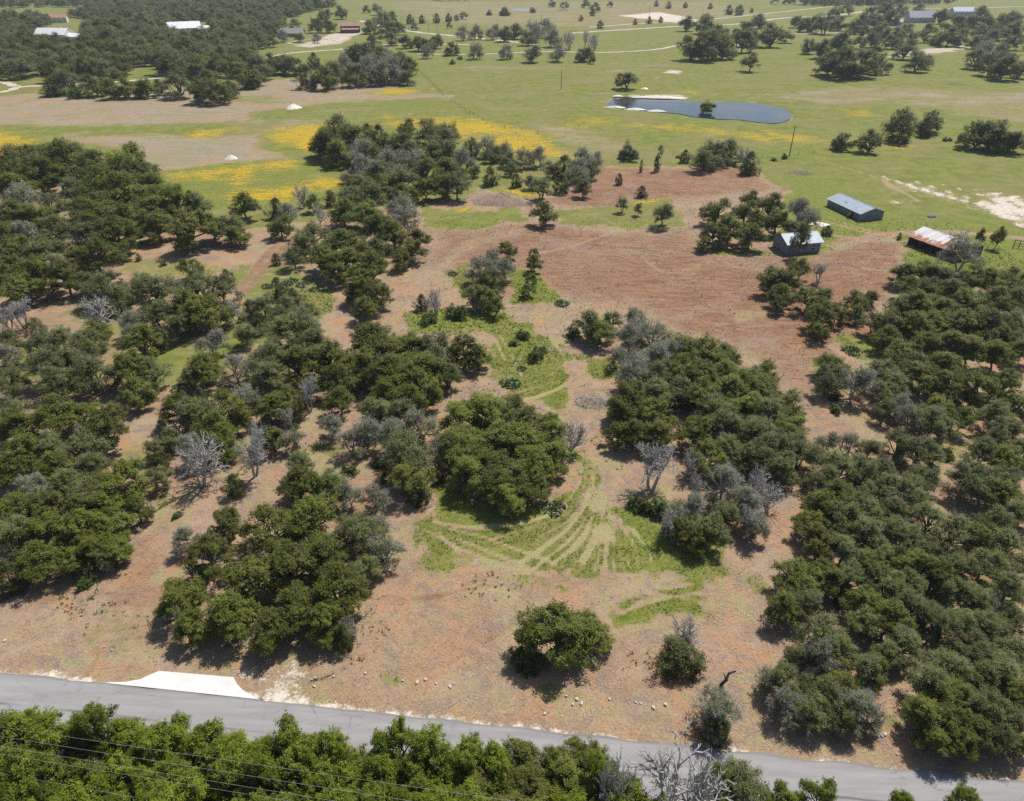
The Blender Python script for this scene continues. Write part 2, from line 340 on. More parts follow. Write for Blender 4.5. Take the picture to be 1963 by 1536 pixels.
for k in range(46):
    x0, y0 = rt.uniform(830, 1640), rt.uniform(440, 690); a_ = rt.gauss(0.12, 0.16); L_ = rt.uniform(60, 260); cv = rt.uniform(-25, 25)
    if y0 > 560 + (x0 - 1250) * 0.28 and x0 < 1500: continue
    Ln(rt.choice(['dry', 'dry', 'mulch', 'red', 'red']), [(x0, y0), (x0 + L_ * 0.5, y0 + L_ * 0.5 * a_ + cv * 0.5), (x0 + L_, y0 + L_ * a_)], rt.uniform(0.25, 0.7), rt.uniform(0.35, 0.75), 0.6)
for k in range(26):
    x0, y0 = rt.uniform(40, 900), rt.uniform(1100, 1330); x0 += 700 if rt.random() < 0.45 else 0; a_ = rt.gauss(0.1, 0.35); L_ = rt.uniform(60, 220)
    Ln(rt.choice(['dry', 'straw', 'red']), [(x0, y0), (x0 + L_ * 0.5, y0 + L_ * 0.5 * a_ + rt.uniform(-12, 12)), (x0 + L_, y0 + L_ * a_)], 0.3, rt.uniform(0.3, 0.6), 0.5)
for t in [[(1118,870),(1108,930),(1070,975),(1000,1000),(900,1012)],[(1134,870),(1125,945),(1088,998),(1030,1030)],[(1143,900),(1132,970),(1098,1028),(1020,1092)],[(1153,930),(1144,1000),(1128,1050),(1090,1095)],[(1164,940),(1158,1005),(1150,1050),(1140,1095)],[(1175,965),(1176,1020),(1176,1090)],[(1188,990),(1200,1035),(1206,1085)],[(1205,1010),(1230,1045),(1236,1078)],[(850,1010),(930,1030),(1010,1060),(1090,1090)],[(870,1030),(950,1062),(1040,1098)],[(1085,640),(1112,690),(1122,730),(1128,790)],[(930,760),(990,742),(1050,722),(1090,690)],[(1065,655),(1080,690),(1085,740)]]: Ln('straw', t, 0.14, 0.75, 0.35)
# road line (upper edge), used for the shoulder too
RA, RB = np.array([-50.5, 45.0]), np.array([43.8, 34.0]); RD = (RB - RA) / np.linalg.norm(RB - RA); RN = np.array([RD[1], -RD[0]])
if RN[1] > 0: RN = -RN                                     # RN points to the near side
LINE.append((CH['pale'], np.array([RA - RD * 300, RA + RD * 300]), 0.55, 0.52, 1.0, len(POLY)))
LINE.append((CH['pale'], np.array([RA - RD * 300, RA + RD * 300]) + RN * 6.3, 0.5, 0.4, 0.9, len(POLY)))

POND = [(1158,203),(1166,196),(1175,186),(1200,184),(1240,185),(1270,189),(1320,192),(1400,194),(1450,196),(1490,203),(1510,210),(1519,217),(1515,226),(1500,233),(1480,235),(1450,232),(1420,228),(1370,226),(1330,222),(1300,216),(1260,213),(1200,207)]
PONDW = np.array([g(x, y)[:2] for x, y in POND])
LINE.append((CH['dry'], np.vstack([PONDW, PONDW[:1]]), 0.7, 0.75, 1.2, len(POLY)))
FPOND = np.array([g(x, y)[:2] for x, y in [(978,19),(990,16),(1010,17),(1024,19),(1010,22),(985,22)]])

def poly_sd(pts, X):
    """signed distance (negative inside) from points X to polygon pts"""
    d = np.full(len(X), 1e9); ins = np.zeros(len(X), bool); n = len(pts)
    for i in range(n):
        a, b = pts[i], pts[(i + 1) % n]; e = b - a; w = X - a
        t = np.clip((w @ e) / max(e @ e, 1e-9), 0, 1); q = w - t[:, None] * e
        d = np.minimum(d, np.hypot(q[:, 0], q[:, 1]))
        c = (a[1] > X[:, 1]) != (b[1] > X[:, 1])
        if c.any():
            xi = (b[0] - a[0]) * (X[:, 1] - a[1]) / (b[1] - a[1] + 1e-12) + a[0]; ins ^= c & (X[:, 0] < xi)
    return np.where(ins, -d, d)

def wobble(X, s, seed=0):
    r = np.random.default_rng(seed); out = np.zeros(len(X))
    for k in range(5):
        a = r.uniform(0, 6.28, 2); f = s * 1.7 ** k
        out += np.sin((X[:, 0] * math.cos(a[0]) + X[:, 1] * math.sin(a[0])) * f + a[1] + 1.7 * np.sin((X[:, 1] * math.cos(a[1]) - X[:, 0] * math.sin(a[1])) * f * 0.6)) / 1.5 ** k
    return out / 2.2

def paint(X):
    w = np.zeros((len(X), 8)); w[:, 1] = 1.0
    wob = wobble(X, 0.35, 3); wob2 = wobble(X, 0.06, 4); wob3 = wobble(X, 1.1, 5)
    def over(idx, ch, a):
        w[idx] *= (1 - a)[:, None]; w[idx, ch] += a
    li = 0
    def lines(k):
        for ch, q, wd, al, soft, at in LINE:
            if at != k: continue
            lo, hi = q.min(0) - wd - soft, q.max(0) + wd + soft
            idx = np.where(((X >= lo) & (X <= hi)).all(1))[0]
            if not len(idx): continue
            d = np.full(len(idx), 1e9); Y = X[idx]
            for i in range(len(q) - 1):
                e = q[i + 1] - q[i]; v = Y - q[i]; t = np.clip((v @ e) / max(e @ e, 1e-9), 0, 1); r = v - t[:, None] * e
                d = np.minimum(d, np.hypot(r[:, 0], r[:, 1]))
            over(idx, ch, np.clip((wd + soft * (0.5 + 0.5 * wob[idx]) - d) / soft, 0, 1) * al)
    for k, (ch, pts, al, soft) in enumerate(POLY):
        lines(k)
        lo, hi = pts.min(0) - soft * 2 - 3, pts.max(0) + soft * 2 + 3
        idx = np.where(((X >= lo) & (X <= hi)).all(1))[0]
        if not len(idx): continue
        sd = poly_sd(pts, X[idx]) + (max(soft, 1.2) * (0.9 * wob[idx] + 0.5 * wob3[idx]) if soft < 4 else soft * (0.6 * wob2[idx] + 0.3 * wob[idx]))
        t = np.clip(0.5 - sd / (2 * soft), 0, 1); over(idx, ch, (t * t * (3 - 2 * t)) * al)
    lines(len(POLY))
    return w

def axis(fine0, fine1, step, lo, hi, grow):
    a = list(np.arange(fine0, fine1 + 1e-6, step))
    st = step; v = a[-1]
    while v < hi: st *= 1 + grow; v += st; a.append(v)
    st = step; v = a[0]; b = []
    while v > lo: st *= 1 + grow; v -= st; b.append(v)
    return np.array(b[::-1] + a)
gx = axis(-62, 72, 0.45, -7000, 7000, 0.03); gy = axis(26, 118, 0.45, -900, 9000, 0.014)
GX, GY = np.meshgrid(gx, gy); XY = np.stack([GX.ravel(), GY.ravel()], 1)
W8 = paint(XY)
zz = -0.06 + 0.05 * wobble(XY, 0.5, 8) + 0.03 * wobble(XY, 2.0, 9)
dist_road = (XY - RA) @ RN
zz = np.where((dist_road > -1.5) & (dist_road < 8), -0.06, zz)
mp = np.hypot(XY[:, 0] - 95, XY[:, 1] - 340) < 160
sdp = np.full(len(XY), 99.0); sdp[mp] = poly_sd(PONDW, XY[mp])
zz = np.where(sdp < 3, -0.06 - 1.3 * np.clip((3 - sdp) / 6, 0, 1), zz)
nX, nY = len(gx), len(gy)
ii = (np.arange(nY - 1)[:, None] * nX + np.arange(nX - 1)[None, :]).ravel()
quads = np.stack([ii, ii + 1, ii + 1 + nX, ii + nX], 1)
gm = mesh_np("ground", np.column_stack([XY, zz]), quads, attrs={"wa": W8[:, 0:4], "wb": W8[:, 4:8]}, smooth=True)

def ground_material():
    m = NT("ground_soil_and_grass"); p = m.pos()
    wa = m.attr("wa"); wb = m.attr("wb")
    sa = m.n("ShaderNodeSeparateColor"); m.t.links.new(wa.outputs["Color"], sa.inputs[0])
    sb = m.n("ShaderNodeSeparateColor"); m.t.links.new(wb.outputs["Color"], sb.inputs[0])
    red, green, yellow, dry = sa.outputs[0], sa.outputs[1], sa.outputs[2], wa.outputs["Alpha"]
    pale, lush, straw = sb.outputs[0], sb.outputs[1], sb.outputs[2]
    n0 = m.noise(0.045, p, 3, 0.6); n1 = m.noise(0.22, p, 4, 0.6, 0.6); n2 = m.noise(1.1, p, 4, 0.65, 0.4); n3 = m.noise(4.5, p, 3, 0.7); n4 = m.noise(14, p, 2, 0.7)
    def mask(w, amt=0.75, lo=0.32, hi=0.68, fine=0.5):
        e = m.math('MULTIPLY', m.math('ADD', m.math('MULTIPLY', m.math('SUBTRACT', n2, 0.5), 1.3), m.math('MULTIPLY', m.math('SUBTRACT', n3, 0.5), fine * 2)), amt)
        return m.smooth(m.math('ADD', w, e), lo, hi)
    # mulch: chipped brush over soil
    mul = m.mix(m.smooth(n1, 0.35, 0.65), (0.265, 0.172, 0.106), (0.340, 0.245, 0.160))
    mul = m.mix(m.math('MULTIPLY', m.smooth(n0, 0.5, 0.68), 0.6), mul, (0.25, 0.185, 0.15))
    mul = m.mix(m.math('MULTIPLY', m.smooth(m.noise(0.11, p, 5, 0.65, 1.0), 0.45, 0.62), 0.8), mul, (0.37, 0.20, 0.105))
    mul = m.mix(m.math('MULTIPLY', m.smooth(m.noise(0.3, p, 5, 0.7, 1.5), 0.47, 0.63), 0.8), mul, (0.19, 0.148, 0.130))
    mul = m.mix(m.math('MULTIPLY', m.smooth(m.noise(0.19, m.mapping(p, (1, 1, 1), (0.3, 0.2, 1)), 5, 0.7, 1.0), 0.49, 0.64), 0.75), mul, (0.265, 0.245, 0.11))
    mul = m.mix(m.math('MULTIPLY', m.smooth(n3, 0.5, 0.72), 0.6), mul, (0.45, 0.335, 0.225))
    mul = m.mix(m.math('MULTIPLY', m.smooth(n4, 0.52, 0.7), 0.45), mul, (0.56, 0.44, 0.30))
    mul = m.mix(m.math('MULTIPLY', m.smooth(n3, 0.47, 0.3), 0.4), mul, (0.165, 0.105, 0.075))
    st = m.mapping(p, (0.8, 1.3, 1), (0, 0, 0.35)); ns = m.noise(0.2, st, 6, 0.7, 0.25)
    rd = m.mix(m.smooth(ns, 0.35, 0.65), (0.196, 0.104, 0.056), (0.285, 0.160, 0.088))
    rd = m.mix(m.math('MULTIPLY', m.smooth(n1, 0.55, 0.75), 0.55), rd, (0.22, 0.15, 0.13))
    rd = m.mix(m.math('MULTIPLY', m.smooth(n3, 0.5, 0.7), 0.55), rd, (0.36, 0.245, 0.165))
    rd = m.mix(m.math('MULTIPLY', m.smooth(m.noise(0.45, m.mapping(p, (0.35, 2.4, 1), (0, 0, -0.25)), 6, 0.75, 0.6), 0.48, 0.60), 0.8), rd, (0.135, 0.085, 0.066))
    rd = m.mix(m.math('MULTIPLY', m.smooth(m.noise(0.9, m.mapping(p, (0.5, 1.8, 1), (0, 0, 0.5)), 5, 0.75, 0.8), 0.52, 0.64), 0.65), rd, (0.33, 0.17, 0.085))
    rd = m.mix(m.math('MULTIPLY', m.smooth(m.noise(0.6, m.mapping(p, (0.4, 1.6, 1), (0.2, 0, 0.1)), 5, 0.75, 0.8), 0.55, 0.66), 0.6), rd, (0.38, 0.295, 0.22))
    rd = m.mix(m.math('MULTIPLY', m.smooth(m.noise(0.07, p, 6, 0.7, 0.5), 0.5, 0.66), 0.7), rd, (0.285, 0.205, 0.148))
    rd = m.mix(m.math('MULTIPLY', m.smooth(n3, 0.45, 0.3), 0.4), rd, (0.13, 0.075, 0.05))
    gr = m.mix(m.smooth(n1, 0.35, 0.65), (0.130, 0.158, 0.030), (0.200, 0.202, 0.052))
    gr = m.mix(m.math('MULTIPLY', m.smooth(n0, 0.45, 0.65), 0.55), gr, (0.212, 0.182, 0.082))
    gr = m.mix(m.math('MULTIPLY', m.smooth(m.noise(0.02, m.mapping(p, (0.7, 1.6, 1)), 4, 0.6, 0.8), 0.5, 0.66), 0.5), gr, (0.235, 0.195, 0.105))
    gr = m.mix(m.math('MULTIPLY', m.smooth(n3, 0.5, 0.7), 0.45), gr, (0.275, 0.268, 0.088))
    gr = m.mix(m.math('MULTIPLY', m.smooth(n2, 0.5, 0.34), 0.5), gr, (0.095, 0.125, 0.030))
    lu = m.mix(m.smooth(n2, 0.35, 0.65), (0.112, 0.140, 0.024), (0.195, 0.208, 0.050))
    lu = m.mix(m.math('MULTIPLY', m.smooth(n3, 0.5, 0.72), 0.4), lu, (0.33, 0.34, 0.11))
    dr = m.mix(m.smooth(n2, 0.35, 0.65), (0.235, 0.185, 0.145), (0.335, 0.290, 0.205))
    dr = m.mix(m.math('MULTIPLY', m.smooth(m.noise(0.09, m.mapping(p, (0.6, 1.3, 1)), 6, 0.75, 0.9), 0.44, 0.62), 0.9), dr, (0.225, 0.215, 0.095))
    dr = m.mix(m.math('MULTIPLY', m.smooth(n3, 0.45, 0.3), 0.4), dr, (0.14, 0.11, 0.085))
    ye = m.mix(m.smooth(n2, 0.38, 0.62), (0.34, 0.235, 0.035), (0.50, 0.33, 0.018))
    ny = m.noise(0.35, m.mapping(p, (0.5, 1.6, 1)), 5, 0.7, 0.8)
    pa = m.mix(m.smooth(n2, 0.35, 0.65), (0.46, 0.39, 0.31), (0.64, 0.58, 0.49))
    sw = m.mix(m.smooth(n3, 0.35, 0.65), (0.225, 0.225, 0.085), (0.35, 0.335, 0.155))
    c = mul
    c = m.mix(mask(red, 0.6, 0.15, 0.75), c, rd)
    gg = m.math('ADD', green, m.math('MULTIPLY', lush, 1.0)); gy_ = m.math('ADD', gg, yellow)
    c = m.mix(mask(gy_, 0.75, 0.36, 0.64), c, gr)
    c = m.mix(mask(m.math('ADD', dry, m.math('MULTIPLY', m.math('SUBTRACT', m.noise(0.06, m.mapping(p, (0.5, 1.2, 1)), 5, 0.7, 0.6), 0.53), 4.0)), 0.7, 0.25, 0.85), c, dr)
    c = m.mix(mask(lush, 0.6, 0.2, 0.65), c, lu)
    c = m.mix(m.math('MULTIPLY', mask(straw, 0.8, 0.25, 0.95), 0.8), c, sw)
    c = m.mix(mask(m.math('ADD', yellow, m.math('MULTIPLY', m.math('SUBTRACT', ny, 0.49), 2.2)), 0.7, 0.40, 1.0, 0.8), c, ye)
    c = m.mix(mask(pale, 0.7, 0.3, 0.65), c, pa)
    h = m.math('ADD', n3, m.math('MULTIPLY', n4, 0.6)); m.bump(h, 0.5, 0.12)
    return m.fin(c, 0.95, 0.08)
ground = link("ground", gm, ground_material()); tag(ground, kind="structure")

# ------------------------------------------------------------------ road, apron, pond
m = NT("worn_asphalt"); p = m.pos(); av = m.attr("across").outputs["Fac"]
r1 = m.noise(0.5, m.mapping(p, (0.25, 2.5, 1), (0, 0, 0.117)), 4, 0.6); r2 = m.noise(9, p, 3, 0.7)
c = m.mix(m.smooth(r1, 0.35, 0.65), (0.245, 0.235, 0.232), (0.29, 0.282, 0.28)); c = m.mix(m.math('MULTIPLY', m.smooth(r2, 0.45, 0.75), 0.5), c, (0.34, 0.33, 0.325))
seam = m.smooth(m.math('ABSOLUTE', m.math('SUBTRACT', m.math('ADD', av, m.math('MULTIPLY', m.math('SUBTRACT', m.noise(0.3, p, 3), 0.5), 0.05)), 0.52)), 0.035, 0.0)
c = m.mix(m.math('MULTIPLY', seam, m.smooth(m.noise(0.12, p, 2), 0.40, 0.62)), c, (0.13, 0.125, 0.125))
edge = m.smooth(m.math('ADD', av, m.math('MULTIPLY', m.math('SUBTRACT', r1, 0.5), 0.04)), 0.05, 0.02)
c = m.mix(m.math('MULTIPLY', edge, 0.5), c, (0.16, 0.155, 0.15)); m.bump(r2, 0.3, 0.02)
vo = m.n("ShaderNodeTexVoronoi", feature='DISTANCE_TO_EDGE'); vo.inputs["Scale"].default_value = 0.35; m.t.links.new(m.mapping(p, (0.6, 1.6, 1), (0, 0, 0.117)), vo.inputs["Vector"])
crk = m.math('MULTIPLY', m.smooth(m.math('ADD', vo.outputs["Distance"], m.math('MULTIPLY', m.math('SUBTRACT', m.noise(2.0, p, 4, 0.7), 0.5), 0.05)), 0.014, 0.002), m.smooth(m.noise(0.15, p, 3), 0.48, 0.6))
c = m.mix(m.math('MULTIPLY', crk, 0.6), c, (0.12, 0.115, 0.115))
for tv in (0.17, 0.37, 0.64, 0.84): c = m.mix(m.math('MULTIPLY', m.smooth(m.math('ABSOLUTE', m.math('SUBTRACT', av, tv)), 0.07, 0.02), m.math('MULTIPLY', r1, 0.5)), c, (0.335, 0.325, 0.32))
c = m.mix(m.math('MULTIPLY', m.smooth(m.noise(0.25, p, 5, 0.7, 0.8), 0.56, 0.7), 0.5), c, (0.20, 0.19, 0.188))
M['asphalt'] = m.fin(c, 0.9, 0.2)
us = np.arange(-330, 331, 2.0); vs = np.array([0, 0.5, 1.5, 3.05, 4.6, 5.6, 6.1])
RV = []; RAC = []
for u in us:
    for j, v in enumerate(vs):
        e = 0.12 * math.sin(u * 0.9) + 0.08 * math.sin(u * 2.3 + 1) if j in (0, 6) else 0
        q = (RA + RB) / 2 + RD * u + RN * (v + e); RV.append((q[0], q[1], 0.03 - 0.01 * abs(v - 3.05) / 3)); RAC.append(v / 6.1)
nv = len(vs); ia = (np.arange(len(us) - 1)[:, None] * nv + np.arange(nv - 1)[None, :]).ravel()
road = link("road", mesh_np("road", RV, np.stack([ia, ia + nv, ia + nv + 1, ia + 1], 1)[:, ::-1], attrs={"across": RAC}), M['asphalt']); tag(road, kind="structure")

m = NT("fresh_concrete"); p = m.pos(); r1 = m.noise(1.2, p, 5, 0.65); r2 = m.noise(5, p, 3, 0.7)
c = m.mix(m.smooth(r1, 0.3, 0.7), (0.60, 0.595, 0.575), (0.69, 0.685, 0.67)); c = m.mix(m.math('MULTIPLY', m.smooth(r2, 0.58, 0.70), 0.5), c, (0.44, 0.42, 0.385))
c = m.mix(m.math('MULTIPLY', m.smooth(m.noise(0.6, p, 5, 0.7), 0.5, 0.65), 0.35), c, (0.48, 0.45, 0.40))
M['concrete'] = m.fin(c, 0.85, 0.25)
ap = [g(x, y)[:2] for x, y in [(203,1309),(240,1308),(268,1303),(288,1294),(305,1287),(378,1293),(448,1299),(454,1312),(466,1324),(488,1337),(512,1346)]]
def road_edge_pt(q): t = (np.array(q) - RA) @ RD; return RA + RD * t
ap = [tuple(q) for q in ap] + [tuple(road_edge_pt(ap[-1]) - RN * 0.02), tuple(road_edge_pt(ap[0]) - RN * 0.02)]
mb = MB(); mb.prism(ap[::-1], -0.2, 0.055); apron = mb.build("driveway_apron", M['concrete'])
tag(apron, "fresh white concrete driveway apron flaring into the asphalt road", "driveway")

m = NT("pond_water"); p = m.pos(); w1 = m.noise(0.7, p, 3, 0.6); w0 = m.noise(0.05, m.mapping(p, (1, 0.5, 1)), 3)
c = m.mix(m.smooth(w0, 0.4, 0.62), (0.012, 0.020, 0.038), (0.055, 0.045, 0.035)); m.bump(w1, 0.12, 0.05)
M['water'] = m.fin(c, 0.12, 0.28)
mb = MB(); mb.add([(q[0], q[1], -0.42) for q in PONDW], [tuple(range(len(PONDW)))[::-1]])
pond = mb.build("pond_water", M['water']); tag(pond, kind="structure")
mb = MB(); mb.add([(q[0], q[1], 0.05) for q in FPOND], [tuple(range(len(FPOND)))[::-1]])
tag(mb.build("far_pond_water", M['water']), kind="structure")
for o in (pond, bpy.data.objects["far_pond_water"]):
    if o.data.polygons[0].normal.z < 0: o.data.flip_normals()

M['gravel'] = mat_plain("pale_gravel", (0.40, 0.335, 0.26), (0.56, 0.50, 0.42), 0.35, 0.95, 0.1)
def lane(pts, w):
    """far gravel lane: a smooth strip just above the grass"""
    q = np.array([g(x, y)[:2] for x, y in pts]); e = np.vstack([2 * q[0] - q[1], q, 2 * q[-1] - q[-2]]); out = []
    for i in range(1, len(e) - 2):
        for t in np.linspace(0, 1, 10, endpoint=False):
            a0, a1, a2, a3 = e[i - 1], e[i], e[i + 1], e[i + 2]; out.append(0.5 * (2 * a1 + (a2 - a0) * t + (2 * a0 - 5 * a1 + 4 * a2 - a3) * t * t + (3 * a1 - a0 - 3 * a2 + a3) * t ** 3))
    out = np.array(out + [q[-1]]); d = np.gradient(out, axis=0); d /= np.maximum(np.linalg.norm(d, axis=1, keepdims=True), 1e-9); nn = np.stack([-d[:, 1], d[:, 0]], 1)
    jit = 0.25 * w * np.sin(np.arange(len(out)) * 1.7); L_ = out + nn * (w + jit)[:, None]; R_ = out - nn * (w - jit)[:, None]
    V = np.concatenate([np.column_stack([L_, np.full(len(out), 0.05)]), np.column_stack([R_, np.full(len(out), 0.05)])]); k = np.arange(len(out) - 1)
    o = link("gravel_lane", mesh_np("gravel_lane", V, np.stack([k, k + len(out), k + len(out) + 1, k + 1], 1)), M['gravel']); tag(o, kind="structure")
for pts_, w_ in (([(800,104),(930,104),(1050,99),(1150,101),(1250,96),(1310,86),(1400,78),(1480,67),(1560,64),(1640,62),(1720,64)], 2.4),
    ([(1090,64),(1200,57),(1300,51),(1420,46),(1500,35),(1600,30),(1690,19),(1820,17),(1963,13),(2200,8)], 4.0),
    ([(1130,53),(1230,45),(1350,38),(1480,25),(1600,12)], 3.0),
    ([(690,40),(730,50),(800,62),(880,70),(960,78),(1030,86)], 4.0),
    ([(550,83),(575,78),(620,75),(648,80),(620,85),(575,86),(550,83)], 1.4),
    ([(-200,200),(0,177),(40,167),(120,163),(300,150),(470,120),(550,103),(650,95),(720,88),(800,84),(900,86)], 3.0),
    ([(-100,160),(0,158),(30,166)], 3.0),
    ([(245,128),(300,122),(340,118)], 2)): lane(pts_, w_ * 0.8)

# ------------------------------------------------------------------ tree prototypes (shared meshes)
def unit(v): return v / np.maximum(np.linalg.norm(v, axis=-1, keepdims=True), 1e-9)

class Seg:
    """collects tapered limb segments and turns them into one mesh"""
    def __init__(s): s.a = []; s.b = []; s.r0 = []; s.r1 = []; s.n = []
    def add(s, a, b, r0, r1, n=4): s.a.append(a); s.b.append(b); s.r0.append(r0); s.r1.append(r1); s.n.append(n)
    def limb(s, a, b, r0, r1, r, n=4, k=3, wig=0.08):
        a = np.array(a, float); b = np.array(b, float); L = np.linalg.norm(b - a); p = a
        for i in range(k):
            t = (i + 1) / k; q = a + (b - a) * t + (r.normal(0, wig * L, 3) if i < k - 1 else 0)
            q[2] += 0.10 * L * math.sin(math.pi * t) if i < k - 1 else 0
            s.add(p, q, r0 + (r1 - r0) * (i / k), r0 + (r1 - r0) * t, n); p = q
    def mesh(s, name):
        A = np.array(s.a); B = np.array(s.b); R0 = np.array(s.r0); R1 = np.array(s.r1); N = np.array(s.n)
        Vs = []; Q = []; base = 0
        for n in sorted(set(s.n)):
            i = N == n; a, b = A[i], B[i]; d = unit(b - a)
            ref = np.where(np.abs(d[:, 2:3]) > 0.9, np.array([[1.0, 0, 0]]), np.array([[0, 0, 1.0]]))
            x = unit(np.cross(d, ref)); y = np.cross(d, x); th = 2 * np.pi * np.arange(n) / n
            ring = np.cos(th)[None, :, None] * x[:, None, :] + np.sin(th)[None, :, None] * y[:, None, :]
            v = np.concatenate([a[:, None] + ring * R0[i][:, None, None], b[:, None] + ring * R1[i][:, None, None]], 1)
            m_ = len(a); off = base + np.arange(m_)[:, None] * 2 * n; j = np.arange(n)[None, :]; j2 = (np.arange(n)[None, :] + 1) % n
            Q.append(np.stack([off + j, off + j2, off + n + j2, off + n + j], -1).reshape(-1, 4)); Vs.append(v.reshape(-1, 3)); base += m_ * 2 * n
        return mesh_np(name, np.concatenate(Vs), np.concatenate(Q), smooth=True)

def leaves(name, C, spread, per, size, centre, r, updir=0.85, outw=0.6, rnd=0.55, aspect=0.40, tonebase=None, spray=0.0):
    """leaf-sized diamonds spread around clump centres C"""
    n = len(C); c = np.repeat(C, per, 0); sp = np.repeat(np.broadcast_to(spread, (n, 3)), per, 0)
    d = r.normal(0, 1, (n * per, 3)); d /= np.maximum(1, np.linalg.norm(d, axis=1, keepdims=True) / 2.5); p = c + d * sp
    if spray > 0:                                # each clump is a leafy shoot pointing outwards
        sd = unit(unit(C - centre) + 0.9 * unit(r.normal(0, 1, (n, 3))) + np.array([0, 0, 0.15])); sl = spray * r.uniform(0.5, 1.5, n)
        tt = r.uniform(-0.6, 1.0, (n * per, 1)); p = c + d * sp * (1.15 - 0.55 * np.maximum(tt, 0)) + np.repeat(sd * sl[:, None], per, 0) * tt
    nrm = unit(outw * unit(p - centre) + np.array([0, 0, updir]) + rnd * unit(r.normal(0, 1, (n * per, 3))))
    t = unit(np.cross(nrm, unit(r.normal(0, 1, (n * per, 3))))); b = np.cross(nrm, t)
    s = size * r.uniform(0.6, 1.35, (n * per, 1))
    V = np.stack([p - t * s, p + b * s * aspect, p + t * s, p - b * s * aspect], 1).reshape(-1, 3)
    V[:, 2] = np.maximum(V[:, 2], 0.03)
    q = np.arange(n * per * 4).reshape(-1, 4)
    tone = np.repeat(np.clip((np.repeat(tonebase if tonebase is not None else r.uniform(0.2, 0.8, n), per) + r.normal(0, 0.22, n * per)), 0, 1), 4)
    return mesh_np(name, V, q, attrs={"tone": tone})

def join_twigs(crown, tm):
    """adds the bare twigs of a crown to its mesh as a second material"""
    import bmesh
    n = len(crown.polygons); bm = bmesh.new(); bm.from_mesh(crown); bm.from_mesh(tm); bm.to_mesh(crown); bm.free()
    crown.materials.append(M['lichen']); mi = np.zeros(len(crown.polygons), np.int32); mi[n:] = 1
    crown.polygons.foreach_set("material_index", mi); crown.update(); bpy.data.meshes.remove(tm)

def lobes_of(r, R, h, nl, low=0.30, high=0.80):
    """pads of foliage in tiers that give an uneven outline with gaps"""
    L = []; a0 = r.uniform(0, 6.28)
    for i in range(nl):
        a = a0 + 6.28 * i / nl + r.normal(0, 0.35); lr = R * r.uniform(0.20, 0.38); d = min(R * r.uniform(0.50, 0.92), R * 1.08 - lr)
        L.append((np.array([d * math.cos(a), d * math.sin(a), h * r.uniform(low + 0.06, 0.60)]), lr))
    for i in range(nl // 2 + 1):
        a = a0 + 6.28 * i / (nl // 2 + 1) + r.normal(0, 0.5); d = R * r.uniform(0.08, 0.52)
        L.append((np.array([d * math.cos(a), d * math.sin(a), h * r.uniform(0.58, high)]), R * r.uniform(0.24, 0.42)))
    return L

